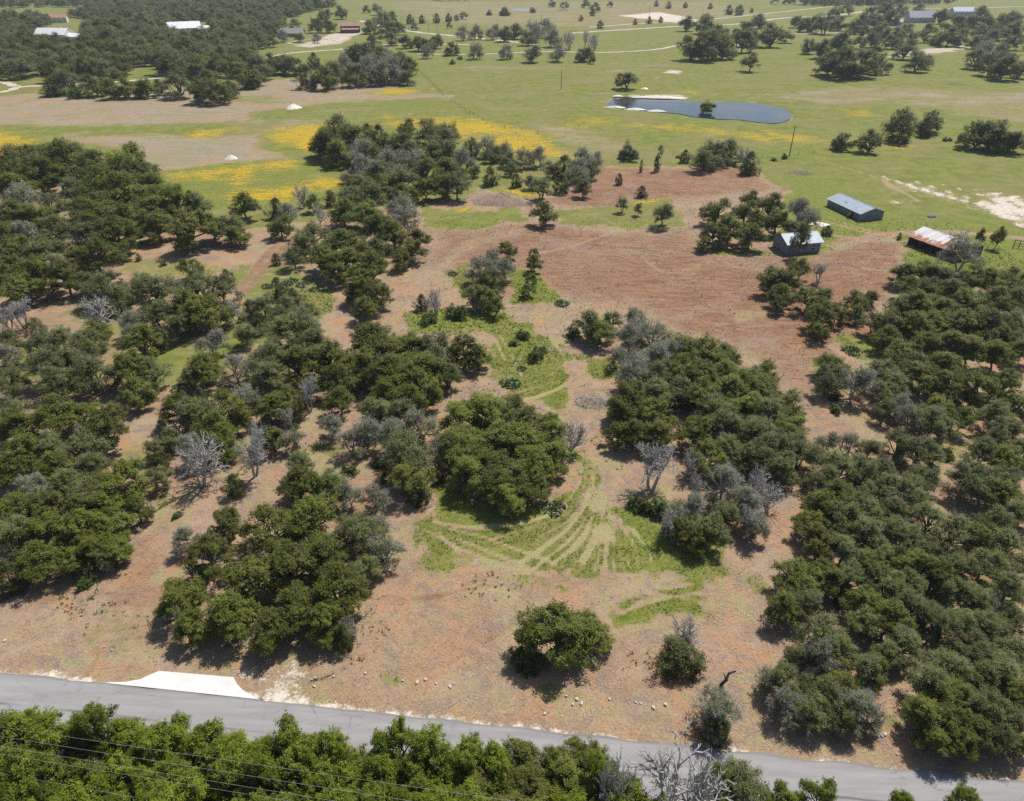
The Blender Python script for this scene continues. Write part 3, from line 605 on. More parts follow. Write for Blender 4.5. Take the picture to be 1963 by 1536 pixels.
def tree_proto(kind, seed):
    """returns list of (part name, mesh) for a tree of radius R, height h"""
    r = np.random.default_rng(seed); R, h = 3.0, 5.6
    sg = Seg(); tw = Seg(); parts = []
    if kind in ('oak', 'grey', 'olive', 'half', 'elm', 'willow'):
        nl = {'oak': 11, 'grey': 10, 'olive': 12, 'half': 9, 'elm': 12, 'willow': 7}[kind]
        if kind == 'elm': h = 6.6
        L = lobes_of(r, R, h, nl, 0.22 if kind != 'elm' else 0.05, 0.82 if kind != 'elm' else 0.86)
        lean = r.normal(0, 0.25, 2); fork = np.array([lean[0], lean[1], h * r.uniform(0.2, 0.3)])
        sg.limb((0, 0, -0.15), fork, 0.20, 0.15, r, 7, 3, 0.03)
        stems = [fork]
        if r.uniform() < 0.6:
            f2 = np.array([-lean[0] * 2.5, -lean[1] * 2.5, h * 0.3]); sg.limb((0.15, 0.1, -0.15), f2, 0.15, 0.11, r, 6, 3, 0.05); stems.append(f2)
        CL = []; TB = []
        for c, lr in L:
            s0 = min(stems, key=lambda q: np.linalg.norm(q - c)); sg.limb(s0, c, 0.12, 0.05, r, 5, 3, 0.10)
            tb = r.uniform(0.25, 0.75); k = int(6 + 150 * (lr / R) ** 2 * r.uniform(0.5, 1.15))
            for j in range(k):
                d = unit(r.normal(0, 1, 3) + np.array([0, 0, 0.45])); p = c + d * lr * np.array([1, 1, 0.70]) * r.uniform(0.55, 1.08)
                if p[2] < 0.35: continue
                CL.append(p); TB.append(tb + r.normal(0, 0.26))
                if j % 2 == 0 or kind == 'half': sg.limb(c, p, 0.036, 0.014, r, 3, 2, 0.08)
        CL = np.array(CL); TB = np.array(TB)
        cen = np.array([0, 0, h * 0.45])
        if kind == 'half':
            keep = r.uniform(0, 1, len(CL)) < 0.58; bare = CL[~keep]
            ex = CL[r.integers(0, len(CL), 60)] + r.normal(0, 0.3, (60, 3))
            for p in np.vstack([bare, ex]):
                o = unit(p - cen + r.normal(0, 0.8, 3))
                for _ in range(7):
                    d = unit(o + r.normal(0, 0.65, 3)); e = p + d * r.uniform(0.35, 0.95); md = (p + e) / 2 + r.normal(0, 0.07, 3)
                    tw.add(p, md, 0.022, 0.016, 3); tw.add(md, e, 0.016, 0.006, 3)
                    for __ in range(2):
                        f = md + unit(d + r.normal(0, 0.7, 3)) * r.uniform(0.2, 0.5); tw.add(md, f, 0.012, 0.005, 3)
            CL, TB = CL[keep], TB[keep]
        elif kind in ('grey', 'oak', 'olive'):
            for p in CL[r.integers(0, len(CL), {'grey': 60, 'oak': 22, 'olive': 22}[kind])]:
                o = unit(p - cen)
                for _ in range(4):
                    d = unit(o + r.normal(0, 0.6, 3)); e = p + d * r.uniform(0.5, 1.0); tw.add(p, e, 0.022, 0.007, 3)
        mk = {'oak': 'oak', 'grey': 'grey', 'olive': 'olive', 'half': 'grey', 'elm': 'elm', 'willow': 'willow'}[kind]
        per, size, sp = {'oak': (46, 0.108, 0.17), 'grey': (33, 0.106, 0.18), 'olive': (52, 0.102, 0.18), 'half': (32, 0.100, 0.17), 'elm': (52, 0.118, 0.19), 'willow': (110, 0.16, 0.34)}[kind]
        crown = leaves(kind + "_crown", CL, np.array([sp, sp, sp * 0.62]), per, size, cen, r, tonebase=TB, spray={'oak': 0.42, 'grey': 0.48, 'olive': 0.42, 'half': 0.45, 'elm': 0.50, 'willow': 0.5}[kind])
        crown.materials.append(M[mk])
        tm = sg.mesh(kind + "_trunk"); tm.materials.append(M['bark'] if kind != 'half' else M['lichen'])
        parts = [("trunk", tm), ("crown", crown)]
        if tw.a: join_twigs(crown, tw.mesh(kind + "_twigs"))
    elif kind == 'dead':
        def rec(p, d, L, rad, lev):
            k = 3 if lev < 2 else 2; q = p
            for i in range(k):
                d = unit(d + r.normal(0, 0.20, 3) + np.array([0, 0, 0.05])); e = q + d * L / k
                sg.add(q, e, rad * 1.2 * (1 - 0.3 * i / k), rad * 1.2 * (1 - 0.3 * (i + 1) / k), 6 if lev == 0 else (4 if lev < 3 else 3))
                if lev < 5 and (i > 0 or lev > 0):
                    for _ in range(int(r.integers(1, 3))):
                        rec(e, unit(d + unit(r.normal(0, 1, 3)) * r.uniform(0.6, 1.1)), L * r.uniform(0.5, 0.72), max(rad * 0.58, 0.011), lev + 1)
                q = e
            if lev < 5: rec(q, unit(d + r.normal(0, 0.3, 3)), L * 0.62, max(rad * 0.62, 0.011), lev + 1)
        ns = int(r.integers(1, 4))
        for i in range(ns):
            a = r.uniform(0, 6.28); rec(np.array([0.12 * math.cos(a), 0.12 * math.sin(a), -0.15]), unit(np.array([0.45 * math.cos(a), 0.45 * math.sin(a), 1.0])), 2.2, 0.15, 0 if ns < 3 else 1)
        dm = sg.mesh("dead_limbs")
        co = np.empty(len(dm.vertices) * 3, np.float32); dm.vertices.foreach_get("co", co); co = co.reshape(-1, 3)
        rad = np.percentile(np.hypot(co[:, 0], co[:, 1]), 95); top = np.percentile(co[:, 2], 99)
        co[:, :2] *= 3.0 / rad; co[:, 2] = np.maximum(co[:, 2], -0.15) * (5.6 / top); co[:, 2] = np.where(co[:, 2] < 0.1, np.maximum(co[:, 2], -0.15), co[:, 2]); dm.vertices.foreach_set("co", co.ravel()); dm.update()
        dm.materials.append(M['dead']); parts = [("limbs", dm)]
    elif kind in ('cedar', 'bush'):
        h = 5.6
        sg.limb((0, 0, -0.1), (0.1, 0, h * 0.75), 0.16, 0.03, r, 6, 4, 0.02)
        n = 170 if kind == 'cedar' else 130; CL = []; TB = []
        nb = 7; bl = [(r.uniform(0, 6.28), r.uniform(0.6, 1.15)) for _ in range(nb)]
        for i in range(n):
            if kind == 'cedar':
                z = h * (0.04 + 0.92 * r.uniform(0, 1) ** 1.1); a = r.uniform(0, 6.28)
                prof = math.sin(math.pi * min(1, (0.22 + 0.80 * z / h))) ** 0.8
                lob = 0.8 + 0.25 * math.sin(3 * a + bl[0][0]) + 0.18 * math.sin(5 * a + bl[1][0] + z)
                d = R * prof * lob * r.uniform(0.6, 1.0)
            else:
                a = r.uniform(0, 6.28); u = r.uniform(0, 1); z = h * (0.05 + 0.75 * u); lob = 0.8 + 0.3 * math.sin(2 * a + bl[0][0]) + 0.2 * math.sin(5 * a + bl[1][0])
                d = R * math.sqrt(max(0.05, 1 - u * u)) * lob * r.uniform(0.5, 1.0); z *= lob
            p = np.array([d * math.cos(a), d * math.sin(a), max(z, 0.2)]); CL.append(p); TB.append(r.uniform(0.2, 0.8))
            if i % 4 == 0: sg.add((0.05, 0, max(0.1, p[2] - 0.5)), p, 0.035, 0.01, 3)
        mk = kind
        crown = leaves(kind + "_crown", np.array(CL), np.array([0.2, 0.2, 0.24]), 60, 0.115 if kind == 'cedar' else 0.12, np.array([0, 0, h * 0.35]), r, updir=0.35, aspect=0.4 if kind == 'cedar' else 0.55, tonebase=np.array(TB), spray=0.45)
        crown.materials.append(M[mk]); tm = sg.mesh(kind + "_trunk"); tm.materials.append(M['bark']); parts = [("trunk", tm), ("crown", crown)]
    return parts, R, h

PROTO = {}
for kd, n in (('oak', 6), ('grey', 5), ('olive', 4), ('half', 5), ('dead', 6), ('cedar', 4), ('elm', 5), ('bush', 3), ('willow', 1)):
    PROTO[kd] = [tree_proto(kd, 100 + 37 * i + len(kd) * 1000) for i in range(n)]

KIND = {'O': ('oak', 'live_oak', 'oak tree', 'dark live oak'), 'G': ('grey', 'grey_oak', 'oak tree', 'grey-green twiggy oak'),
        'L': ('olive', 'olive_oak', 'oak tree', 'olive fine-leaved oak'), 'S': ('half', 'half_bare_oak', 'oak tree', 'half-bare lichen-grey oak'),
        'D': ('dead', 'dead_tree', 'dead tree', 'leafless dead tree'), 'C': ('cedar', 'cedar_tree', 'cedar', 'dense dark cedar'),
        'E': ('elm', 'leafy_tree', 'tree', 'bright broadleaf tree'), 'B': ('bush', 'bush', 'bush', 'low green bush'), 'W': ('willow', 'willow_bush', 'willow', 'yellow-green willow')}
HK = {'O': 1.62, 'G': 1.55, 'L': 1.5, 'S': 1.62, 'D': 1.9, 'C': 1.75, 'E': 2.2, 'B': 1.1, 'W': 1.5}
HB = {'O': 1.0, 'G': 1.0, 'L': 0.9, 'S': 1.0, 'D': 0.8, 'C': 0.4, 'E': 1.6, 'B': 0.1, 'W': 0.3}
TREES = []
def place(cx, cy, rpx, K):
    """crown centre pixel + crown half width in pixels -> base point, radius and height in metres"""
    zc = 3.0
    for _ in range(6):
        p = g(cx, cy, zc); R = rpx * depth_of(p) / FPX; h = HB[K] + HK[K] * R; zc = 0.55 * h
    return p, R, h

def plant(base, R, h, K, label, group, proto=None, rz=None, name=None, cat=None):
    kd, nm, ct, _ = KIND[K]; pool = PROTO[kd]
    i = len(TREES) if proto is None else proto
    parts, R0, h0 = pool[i % len(pool)]
    o = empty(name or nm, (base[0], base[1], min(base[2], 0.0) - 0.08 if base[2] < 0 else -0.08), rng.uniform(0, 6.28) if rz is None else rz)
    o.scale = (R / R0, R / R0 * rng.uniform(0.92, 1.08), h / h0)
    for pn, me in parts:
        c = bpy.data.objects.new(pn, me); COL.objects.link(c); c.parent = o
    tag(o, label, cat or ct, group); TREES.append(o); return o

WAIT = []                                          # grove trees, planted once all lists are read
def grove(zone, data, grp=None, rs=1.12):
    for it in data.replace("\n", " ").split(";"):
        f = it.split()
        if f and f[3] == 'O' and any(k in zone for k in ('dry field', 'mixed thicket', 'thick wood', 'below the rusty', 'amid yellow', 'far houses')) and len(WAIT) % 3 == 0: f[3] = 'GL'[len(WAIT) % 2]
        if f: WAIT.append((float(f[0]), float(f[1]), float(f[2]) * rs, f[3], zone, grp or f"trees {zone}"))

def plant_groves(limit=295):
    """the 295 largest of each kind become trees of their own; the smallest left over are returned"""
    rest = []; sets = {}
    for K in KIND:
        w = sorted((t for t in WAIT if t[3] == K), key=lambda t: -t[2])
        rest += w[limit:]
        for t in w[:limit]: sets.setdefault((K, t[4]), []).append(t)
    for (K, zone), ts in sets.items():
        pl = [(t, place(*t[:4])) for t in ts]; rad = sorted(q[1] for _, q in pl)
        away = sorted(-(q[0][:2] - RA) @ RN for _, q in pl); n = len(pl)
        dsh = sorted(np.hypot(q[0][0] - 68, q[0][1] - 162) for _, q in pl)
        for t, (p, R, h) in pl:
            i = rad.index(R); j = away.index(-(p[:2] - RA) @ RN); k = dsh.index(np.hypot(p[0] - 68, p[1] - 162)); size = side = ""
            if n > 2:
                size = "widest " if i == n - 1 else "narrowest " if i == 0 else "wide " if i > 0.62 * n else "small " if i < 0.33 * n else "middling "
                side = ", foremost roadward" if j == 0 else ", rearmost" if j == n - 1 else ", road side" if j < 0.25 * n else ", rear side" if j > 0.75 * n else ", front half" if j < 0.5 * n else ", back half"
                if n > 6 and 0 < j < n - 1: side += ", shed end" if k < 0.34 * n else ", off-shed end" if k > 0.66 * n else ", mid-stand"
            elif n == 2: size = "wider " if i == 1 else "narrower "
            if K == 'E': side += ", facing the apron" if -42 < p[0] < -22 else ", facing the lone oak" if -2 < p[0] < 12 else ", facing open mulch" if -22 <= p[0] <= -2 else ""
            if K == 'E': side = side.replace(", shed end", "").replace(", off-shed end", "").replace(", mid-stand", "")
            if K == 'E': h *= rng.uniform(0.8, 1.25)
            far = t[1] < 330 and K in 'OGLS'
            plant((p[0], p[1], -0.17 * h) if far else p, R, h * (1.12 if far else 1.0), K, f"{size}{KIND[K][3]} {zone}{side}", t[5])
    return rest

def lone(cx, cy, rp, K, label, **kw):
    p, R, h = place(cx, cy, rp, K); return plant(p, R, h * kw.pop('hs', 1.0), K, label, None, **kw)

grove("in the wood below the dry field", """
25 300 40 O;75 292 32 O;118 295 45 O;16 330 35 O;70 330 40 O;110 330 35 O;147 292 28 O;175 315 42 O;235 302 45 O;190 345 40 O;260 330 38 O;235 362 42 O;142 362 28 O;
300 355 35 L;175 392 40 O;245 383 28 L;290 388 40 O;342 383 38 O;377 392 30 G;186 420 38 O;246 420 38 O;300 430 32 O;363 432 42 O;405 430 28 O;437 435 28 O;467 390 27 O;355 455 25 O;456 448 22 O;
22 358 35 O;41 380 33 S;96 397 32 O;22 413 40 O;63 418 38 O;16 446 35 O;110 440 30 G;41 450 30 S;164 449 28 O;224 449 40 O;186 487 38 O;153 492 25 O;123 476 22 G;27 479 38 O;74 484 36 G""")
grove("beside the small bare red clearings", """
16 514 32 O;68 522 42 O;123 528 36 O;33 550 35 O;164 539 25 G;202 547 36 G;175 561 25 G;251 547 18 B;276 539 22 G;364 511 22 O;312 503 8 B;265 492 6 C;300 555 40 G;383 550 42 G;424 550 28 G;363 583 40 O;394 596 38 O;
224 569 28 G;191 596 26 D;36 598 25 D;66 629 22 C;11 610 20 D;254 618 26 S;300 599 32 G;342 623 26 G;186 637 26 O;273 648 38 O;306 648 22 C;118 654 36 G;77 656 30 G;16 648 22 G;169 659 30 G;405 656 26 S;451 596 20 S""")
grove("in the mixed thicket behind the apron", """
16 676 22 S;16 730 30 G;90 695 40 G;131 689 34 G;175 714 40 G;109 730 36 G;246 703 42 O;290 717 32 G;260 749 30 O;388 703 34 O;364 722 24 G;451 703 28 S;484 708 22 S;22 788 32 O;33 809 34 O;109 793 40 O;153 793 30 O;202 815 46 O;
342 779 34 O;383 793 42 O;432 782 40 O;410 818 40 O;426 853 30 O;44 864 44 O;90 859 36 G;153 859 42 O;19 902 32 O;109 894 40 O;175 894 34 G;219 922 46 O;254 902 30 G;306 880 18 C;322 842 22 G;295 859 20 G;448 927 22 C;309 913 22 G;
68 943 36 S;131 938 38 O;33 976 40 O;93 973 40 O;153 968 36 O;202 968 36 O;260 973 28 O;27 1022 42 O;87 1017 42 O;153 1012 44 O;208 1009 38 O;178 1042 38 O;355 1031 25 S;12 1100 35 C;75 1075 40 O;140 1072 30 O;215 1052 30 O;165 1110 18 B""")
grove("in the clump above the concrete apron", """
345 1140 42 O;400 1060 45 O;370 1195 34 O;440 1172 48 O;520 1203 42 O;480 1115 55 O;560 1080 52 O;520 1010 50 O;600 990 48 O;620 1060 50 O;650 1130 52 O;620 1190 40 O;690 1020 45 G;740 1050 32 S;440 1000 36 O;570 1165 45 O;700 1090 30 G;720 1010 24 S""")
grove("in the scrub beside the round mott", """
573 887 28 G;570 922 34 O;633 928 34 G;671 950 24 S;720 953 26 S;562 840 20 S;521 838 26 O;633 816 25 S;704 824 30 S;671 846 26 S;753 832 35 S;808 819 32 S;775 868 45 G;789 909 38 O;800 944 22 C;600 935 34 O""")
grove("in the dark stand beyond the scrub", """
496 616 20 C;535 633 38 G;570 622 38 G;598 650 30 G;521 682 42 G;513 723 40 G;576 690 42 O;633 682 38 O;650 723 34 O;650 764 28 O;712 646 38 O;742 671 44 O;699 696 38 O;789 663 34 O;835 668 36 G;890 668 34 O;917 680 26 O;740 709 44 O;794 704 44 O;835 709 36 O;
753 737 38 O;808 740 38 O;857 715 26 G;595 742 25 O;515 780 30 O;548 770 30 O;726 789 34 G;767 791 34 G;465 760 26 S;470 640 22 G""")
grove("in the round mott on the grass", """
890 800 45 L;935 785 46 L;985 790 45 L;885 850 44 L;940 850 50 L;1000 845 48 L;1050 820 35 L;905 900 42 L;960 905 50 L;1020 890 45 L;970 945 38 L;1060 870 36 L;1020 930 34 L""", rs=1.12)
grove("in the long mott beside red soil", """
1131 618 30 G;1152 632 28 L;1175 612 20 G;1220 609 22 S;1208 642 26 S;1253 645 34 S;1181 681 20 S;1241 687 36 S;1283 678 34 S;1319 669 38 L;1358 678 38 L;1391 678 30 L;1220 720 36 S;1265 714 34 G;1304 705 36 L;1349 720 40 L;1394 714 36 L;
1214 756 36 O;1259 750 34 G;1298 750 30 G;1343 750 38 L;1394 744 38 L;1439 735 38 L;1193 780 28 O;1253 792 36 O;1373 786 36 G;1424 780 38 L;1187 828 25 O;1217 828 30 O;1265 828 32 O;1334 825 34 O;1397 815 36 G;1439 825 34 G;1463 714 28 L;1457 749 36 L;1506 775 34 L;1469 789 36 G;1517 818 32 L;1457 823 34 G;
1358 875 34 O;1400 870 36 G;1439 870 36 G;1492 858 40 G;1535 863 36 G;1457 875 32 G;1497 892 34 G;1098 633 18 B""")
grove("in the thicket round bare white trees", """
1388 923 38 S;1223 960 22 B;1259 968 28 B;1313 975 34 S;1358 1013 36 G;1337 1034 25 O;1424 960 36 S;1445 1005 28 S;1300 1010 24 O;1395 985 30 G""")
grove("in the open wood past the red strip", """
1595 697 30 L;1589 723 34 G;1686 714 34 G;1712 735 34 G;1698 755 30 G;1744 700 34 G;1726 674 34 O;1778 663 36 O;1772 720 38 O;1812 697 36 O;1827 735 36 O;1864 669 38 O;1913 677 36 O;1955 669 30 O;1875 737 42 O;1927 735 38 O;1801 775 30 O;1910 792 38 G;1950 777 32 O;1698 783 26 G;1726 775 26 S;1744 800 28 S;1775 800 38 G;1807 823 34 G;1927 826 34 G;1845 800 30 O;
1583 846 22 S;1626 852 28 S;1669 858 24 G;1726 852 36 G;1761 863 34 G;1790 869 25 G;1612 898 40 G;1652 898 38 G;1692 903 34 G;1577 915 34 G;1855 915 42 G;1887 863 36 G;1927 878 38 O;1956 863 30 O;1770 915 34 G;1744 941 38 G;1698 938 36 G;1612 952 42 O;1577 964 36 O;1646 961 36 G""", rs=1.0)
grove("in the thick wood above the road", """
1552 1004 32 O;1612 990 40 O;1669 984 36 G;1575 1035 38 O;1658 1018 40 G;1715 978 34 G;1726 1021 38 G;1784 995 38 G;1827 1021 40 G;1927 921 36 G;1887 938 34 G;1927 950 38 O;1910 998 36 G;1950 984 36 G;1870 1027 36 O;1927 1041 38 G;1533 1106 45 O;1579 1100 40 O;1502 1160 38 O;1542 1150 36 O;1626 1106 40 G;1672 1091 40 O;1703 1122 40 G;1657 1153 38 O;1750 1079 40 O;1750 1122 36 O;1796 1097 44 O;1843 1085 36 G;1889 1079 36 G;1936 1122 36 G;1951 1085 30 G;1620 1050 36 O;1690 1060 34 G;1770 1050 34 G;
1827 1131 36 G;1874 1147 36 G;1703 1184 46 O;1657 1190 34 O;1750 1162 40 G;1796 1190 44 G;1734 1233 40 G;1703 1252 32 G;1858 1193 36 G;1905 1209 40 O;1948 1190 30 G;1874 1246 40 G;1936 1252 38 G""", rs=1.0)
grove("in the twiggy clump on the verge", """
1579 1221 42 G;1607 1246 34 G;1570 1252 34 S;1524 1252 20 G;1657 1283 38 G;1682 1277 26 O;1502 1305 34 G;1471 1302 22 S;1573 1330 38 G;1613 1314 34 O;1517 1354 32 S;1558 1364 34 G;1641 1354 40 S;1669 1373 26 S;1626 1379 30 G""")
grove("in the oak clump touching the road", """
1796 1308 44 G;1827 1283 40 G;1874 1295 34 G;1920 1289 40 G;1948 1326 34 O;1827 1339 46 O;1781 1370 44 O;1827 1388 46 O;1796 1408 36 O;1837 1416 34 O;1889 1354 44 G;1920 1388 44 G;1942 1408 34 O;1874 1407 36 O""")
grove("in the stand below the rusty shed", """
1730 522 26 O;1774 522 30 O;1748 549 24 O;1809 531 26 O;1780 558 34 O;1821 558 34 O;1865 535 32 O;1915 540 34 O;1950 535 28 O;1733 587 32 O;1768 587 36 O;1809 590 36 O;1856 581 38 O;1903 575 36 O;1944 578 34 O;1680 616 26 G;1712 619 30 O;1756 625 34 O;1797 622 36 O;1844 622 36 O;1891 616 36 O;1938 619 34 O;1700 645 26 O;1820 655 30 O;1930 645 30 O""")
grove("in the row on the red soil", """
1534 512 22 O;1481 531 28 O;1507 537 28 O;1499 562 22 O;1493 581 16 O;1551 569 26 O;1581 569 22 O;1604 596 22 O;1575 602 28 O;1572 632 18 O;1642 575 22 O;1671 569 15 O;1645 600 16 O""")
grove("in the grove by the windowed shed", """
1375 400 28 O;1400 435 30 O;1370 445 25 O;1430 400 22 O;1440 450 26 O;1440 380 20 O;1480 390 28 O;1490 420 26 O;1455 420 24 O;1535 400 25 S;1550 420 22 S;1520 438 18 G;1350 465 14 O""")
grove("in the grove amid yellow flowers", """
644 241 32 O;633 266 36 O;671 260 36 O;650 287 30 O;611 274 22 O;704 255 18 C;726 260 22 C;781 241 20 O;772 260 28 O;822 246 28 G;857 249 24 G;844 268 30 G;789 282 20 O;863 287 26 G;833 285 22 G;699 287 28 S;688 315 30 S;726 296 26 G;748 309 30 S;781 309 28 S;721 328 32 G;767 342 30 G;816 323 32 O;860 320 28 O;876 353 28 O;849 353 25 O;816 358 24 O;740 353 26 O;693 353 24 G;775 369 22 O;707 375 34 G;671 375 24 G;658 402 28 O;699 408 32 O;633 378 14 C""")
grove("in the scrubby strip below the flowers", """
904 279 16 C;931 279 20 S;945 290 18 G;967 287 18 S;890 301 22 S;972 303 16 G;978 320 14 G;1004 300 20 S;1033 297 20 S;989 344 12 C;1016 347 13 G;1039 358 23 G;1077 350 17 C;1060 323 15 G;1083 317 20 C;1118 303 24 S;1142 306 16 S;1106 323 22 S;1133 323 18 G;1118 358 18 G;1118 345 16 G;940 335 17 C;910 325 12 G""")
grove("in the tall clump amid the lot", """
529 397 18 C;551 408 22 S;600 386 18 G;537 430 22 O;767 397 24 S;781 419 28 S;726 432 32 O;753 446 30 O;803 454 20 O;789 476 24 O;598 446 28 G;581 465 26 G;562 490 22 G;529 495 10 C;644 462 28 O;671 460 26 O;617 490 30 O;655 495 32 O;644 520 24 O;693 487 26 O;726 476 24 O;767 495 20 O;710 509 32 O;699 542 34 O;720 561 30 O;677 558 20 O;699 588 25 O""")
grove("in the viny clump on bare soil", """
945 500 25 S;923 514 26 S;972 476 18 O;967 514 22 S;939 539 28 O;931 566 24 O;906 564 22 G;950 585 18 O;808 577 14 C;874 594 22 B;822 606 18 B;1024 502 16 O;1019 531 12 O;1013 552 13 O;1024 482 10 O""")
grove("in the knot by the tracks", """532 550 20 C;562 569 18 C;505 583 22 G;540 594 28 G;589 599 24 G;480 588 16 C""")
grove("in the brush with fallen limbs", """1002 639 14 B;1026 675 20 B;985 655 10 B;1040 668 12 B""")
grove("in the pasture beyond the pond", """
1589 115 24 L;1621 112 30 O;1653 112 28 O;1685 115 20 O;1738 91 18 G;1760 112 20 G;1776 114 14 G;1877 107 20 G;1904 115 24 G;1930 122 24 O;1888 93 18 S;1920 98 20 G;1957 128 16 O;1477 61 22 O;1509 66 12 O;1445 64 12 O;1552 85 14 G;1578 88 18 O;1613 75 20 O;1650 77 12 O;1674 72 14 O;1682 90 10 B;1714 75 14 O;1319 41 14 O;1352 41 18 O;1360 77 30 O;1329 84 24 O;1388 84 22 O;1378 61 20 O;1429 51 16 O;1426 71 22 O""", "pasture oaks beyond the pond", rs=1.28)
grove("round the metal-roofed far houses", """
1456 37 14 O;1530 37 12 O;1552 40 16 O;1584 40 20 O;1610 40 14 O;1650 40 16 O;1680 35 16 O;1709 29 14 O;1688 53 14 O;1741 52 12 O;1784 52 12 O;1808 27 14 O;1818 64 20 O;1834 40 18 O;1880 24 16 O;1861 40 16 O;1893 42 16 O;1920 37 14 O;1946 30 14 O;1941 53 18 O;1880 59 16 G;1904 67 14 G;1936 77 14 O;1957 80 12 O;1790 80 8 B;1850 60 10 O;1912 52 12 O;1700 62 12 O;1725 62 13 G;1752 68 12 O;1775 66 12 G;1800 70 10 O;1845 74 12 O;1870 78 12 G;1895 80 12 O;1660 56 12 O;1640 52 11 O;1670 22 14 O;1700 12 14 O;1730 16 12 O;1765 14 12 O;1625 14 12 O;1600 20 10 O;1925 62 12 O;1952 62 12 O""", rs=1.28)
grove("along the tan far lane", """
1021 99 18 G;970 97 14 S;1069 99 16 S;1123 99 16 O;1110 107 10 O;1136 112 8 O;968 61 16 O;988 56 16 O;1024 58 20 S;1047 51 18 S;1062 69 18 S;1011 69 16 G;1092 76 14 D;1118 76 16 D;1141 79 12 D;888 61 14 S;913 59 14 S;944 59 14 S;867 89 14 O;857 102 8 B;867 117 8 B;882 110 6 B;910 94 16 S;819 97 12 S;837 76 14 O;801 79 16 O;821 82 14 O;778 76 14 O""")
grove("in the dry field's corner clump", """
587 145 18 C;623 143 22 O;602 115 12 C;638 130 20 G;658 120 18 S;674 102 20 O;696 97 22 O;679 137 22 O;709 127 24 S;745 127 26 S;724 143 16 O;735 102 20 O;765 115 20 O;783 122 16 O;780 145 14 O;760 143 14 S;712 81 12 C""", rs=1.28)
grove("in the hedgerow above the dry field", """
102 160 18 O;132 152 22 G;143 175 15 B;99 172 16 B;178 158 20 O;211 165 18 O;245 163 20 O;278 163 18 O;303 163 14 O;339 158 24 O;382 165 24 O;413 168 24 O;433 165 18 O;466 143 20 O;484 148 16 O;495 122 24 O;490 143 16 O;518 117 20 O;541 117 20 O;561 120 18 O""", rs=1.28)
grove("round the brown two-storey house", """
495 74 16 O;521 76 12 O;541 66 12 S;574 68 10 O;607 71 9 S;564 42 12 O;533 38 12 O;607 44 16 O;630 46 14 O;623 25 14 O;653 20 14 O;707 48 14 O;720 40 12 O;702 15 8 O;724 15 12 O;750 28 12 O;735 33 16 G;745 51 16 O;762 50 14 O;722 66 12 O;750 71 14 G""")
grove("scattered on the far range", """
1151 46 7 C;1114 34 5 C;1218 41 5 C;1245 38 6 C;1267 37 5 C;1022 18 8 B;968 19 14 B;938 23 8 B;1136 23 6 C;1082 8 9 O;1059 5 7 O;1123 4 9 O;1141 10 11 O;1170 6 6 O;1258 6 5 C;1282 9 6 C;1314 9 5 C;1362 11 5 C;1398 18 8 C;1418 18 9 C;1441 19 4 C;786 36 8 C;809 36 7 C;837 34 8 C;860 33 7 C;875 33 5 C;889 27 8 O;861 46 6 O;796 48 8 S""", "shrubs scattered on the far range")
grove("below the pond by the pole", """
1314 298 11 C;1350 303 23 G;1370 288 28 G;1399 282 24 G;1388 303 18 B;1405 311 10 B;1440 310 20 C;1430 300 14 D;1300 299 5 B;1505 298 8 B;1484 304 6 B""")
grove("in the pasture past pale ruts", """
1605 272 10 C;1618 266 16 O;1667 264 21 O;1730 237 26 C;1786 227 20 O;1778 240 16 C;1712 235 10 C;1880 248 28 O;1906 253 28 O;1946 264 22 O;1928 266 20 O;1813 265 6 B;1822 266 5 B""", rs=1.28)

# single trees one can name
lone(1045, 405, 27, 'O', "rounded live oak standing alone on the bare soil with its shadow below", hs=0.95)
lone(1272, 411, 24, 'G', "pale green oval oak standing alone at the red lot's grass edge", hs=1.1)
lone(1194, 393, 13, 'G', "larger of two little grey oaks on the grass island in the lot", hs=1.2)
lone(1224, 402, 9, 'G', "smaller of two little grey oaks on the grass island in the lot", hs=1.3)
lone(1259, 320, 8, 'C', "slim young cedar at the top edge of the red bank", hs=2.0)
lone(1229, 325, 4, 'C', "thin spindly cedar sapling beside the slim young cedar", hs=2.6)
lone(1187, 344, 9, 'C', "small round cedar on the red bank", hs=1.2)
lone(1231, 363, 14, 'C', "wide low cedar clump beside the lot's yellow flowers", hs=0.8)
lone(1205, 288, 27, 'B', "broad dark bush alone in the meadow above the red bank", hs=1.1)
lone(1266, 292, 6, 'S', "tiny half-bare tree in the meadow above the red bank", hs=1.5)
lone(1202, 145, 25, 'O', "flat-topped live oak alone between the pond and the tan lane", hs=0.8)
lone(1440, 115, 21, 'O', "compact live oak alone in the pasture near the big oak cluster", hs=0.95)
w_ = lone(1357, 200, 14, 'W', "yellow-green willow bush growing out of the pond", hs=1.2); w_.location.z = -1.5
lone(1531, 476, 17, 'O', "tall narrow oak in front of the windowed shed", hs=2.2)
lone(1588, 437, 13, 'C', "round dark cedar beside the windowed shed", hs=0.75)
lone(1622, 399, 10, 'B', "ragged shrub growing against the long metal shed", hs=1.6)
lone(1630, 412, 8, 'B', "low shrub at the corner of the long metal shed", hs=1.2)
lone(1912, 461, 14, 'O', "upright dark tree past the end of the rusty shed", hs=1.6)
lone(1880, 455, 10, 'O', "small dark tree behind the spreading grey oak", hs=1.4)
lone(1725, 453, 5, 'C', "tiny shrub at the rusty shed's end by the track", hs=1.2)
lone(1850, 482, 40, 'S', "spreading grey-limbed oak leaning over the rusty shed", hs=1.0, proto=2)
lone(1640, 728, 38, 'S', "spreading thin oak with dark forked trunk over the red strip", proto=1)
lone(1572, 520, 17, 'D', "small grey dead tree by the red turning circle")
lone(1070, 1195, 75, 'O', "big lone live oak on the mulch between the tyre marks and the road", hs=0.85, proto=1)
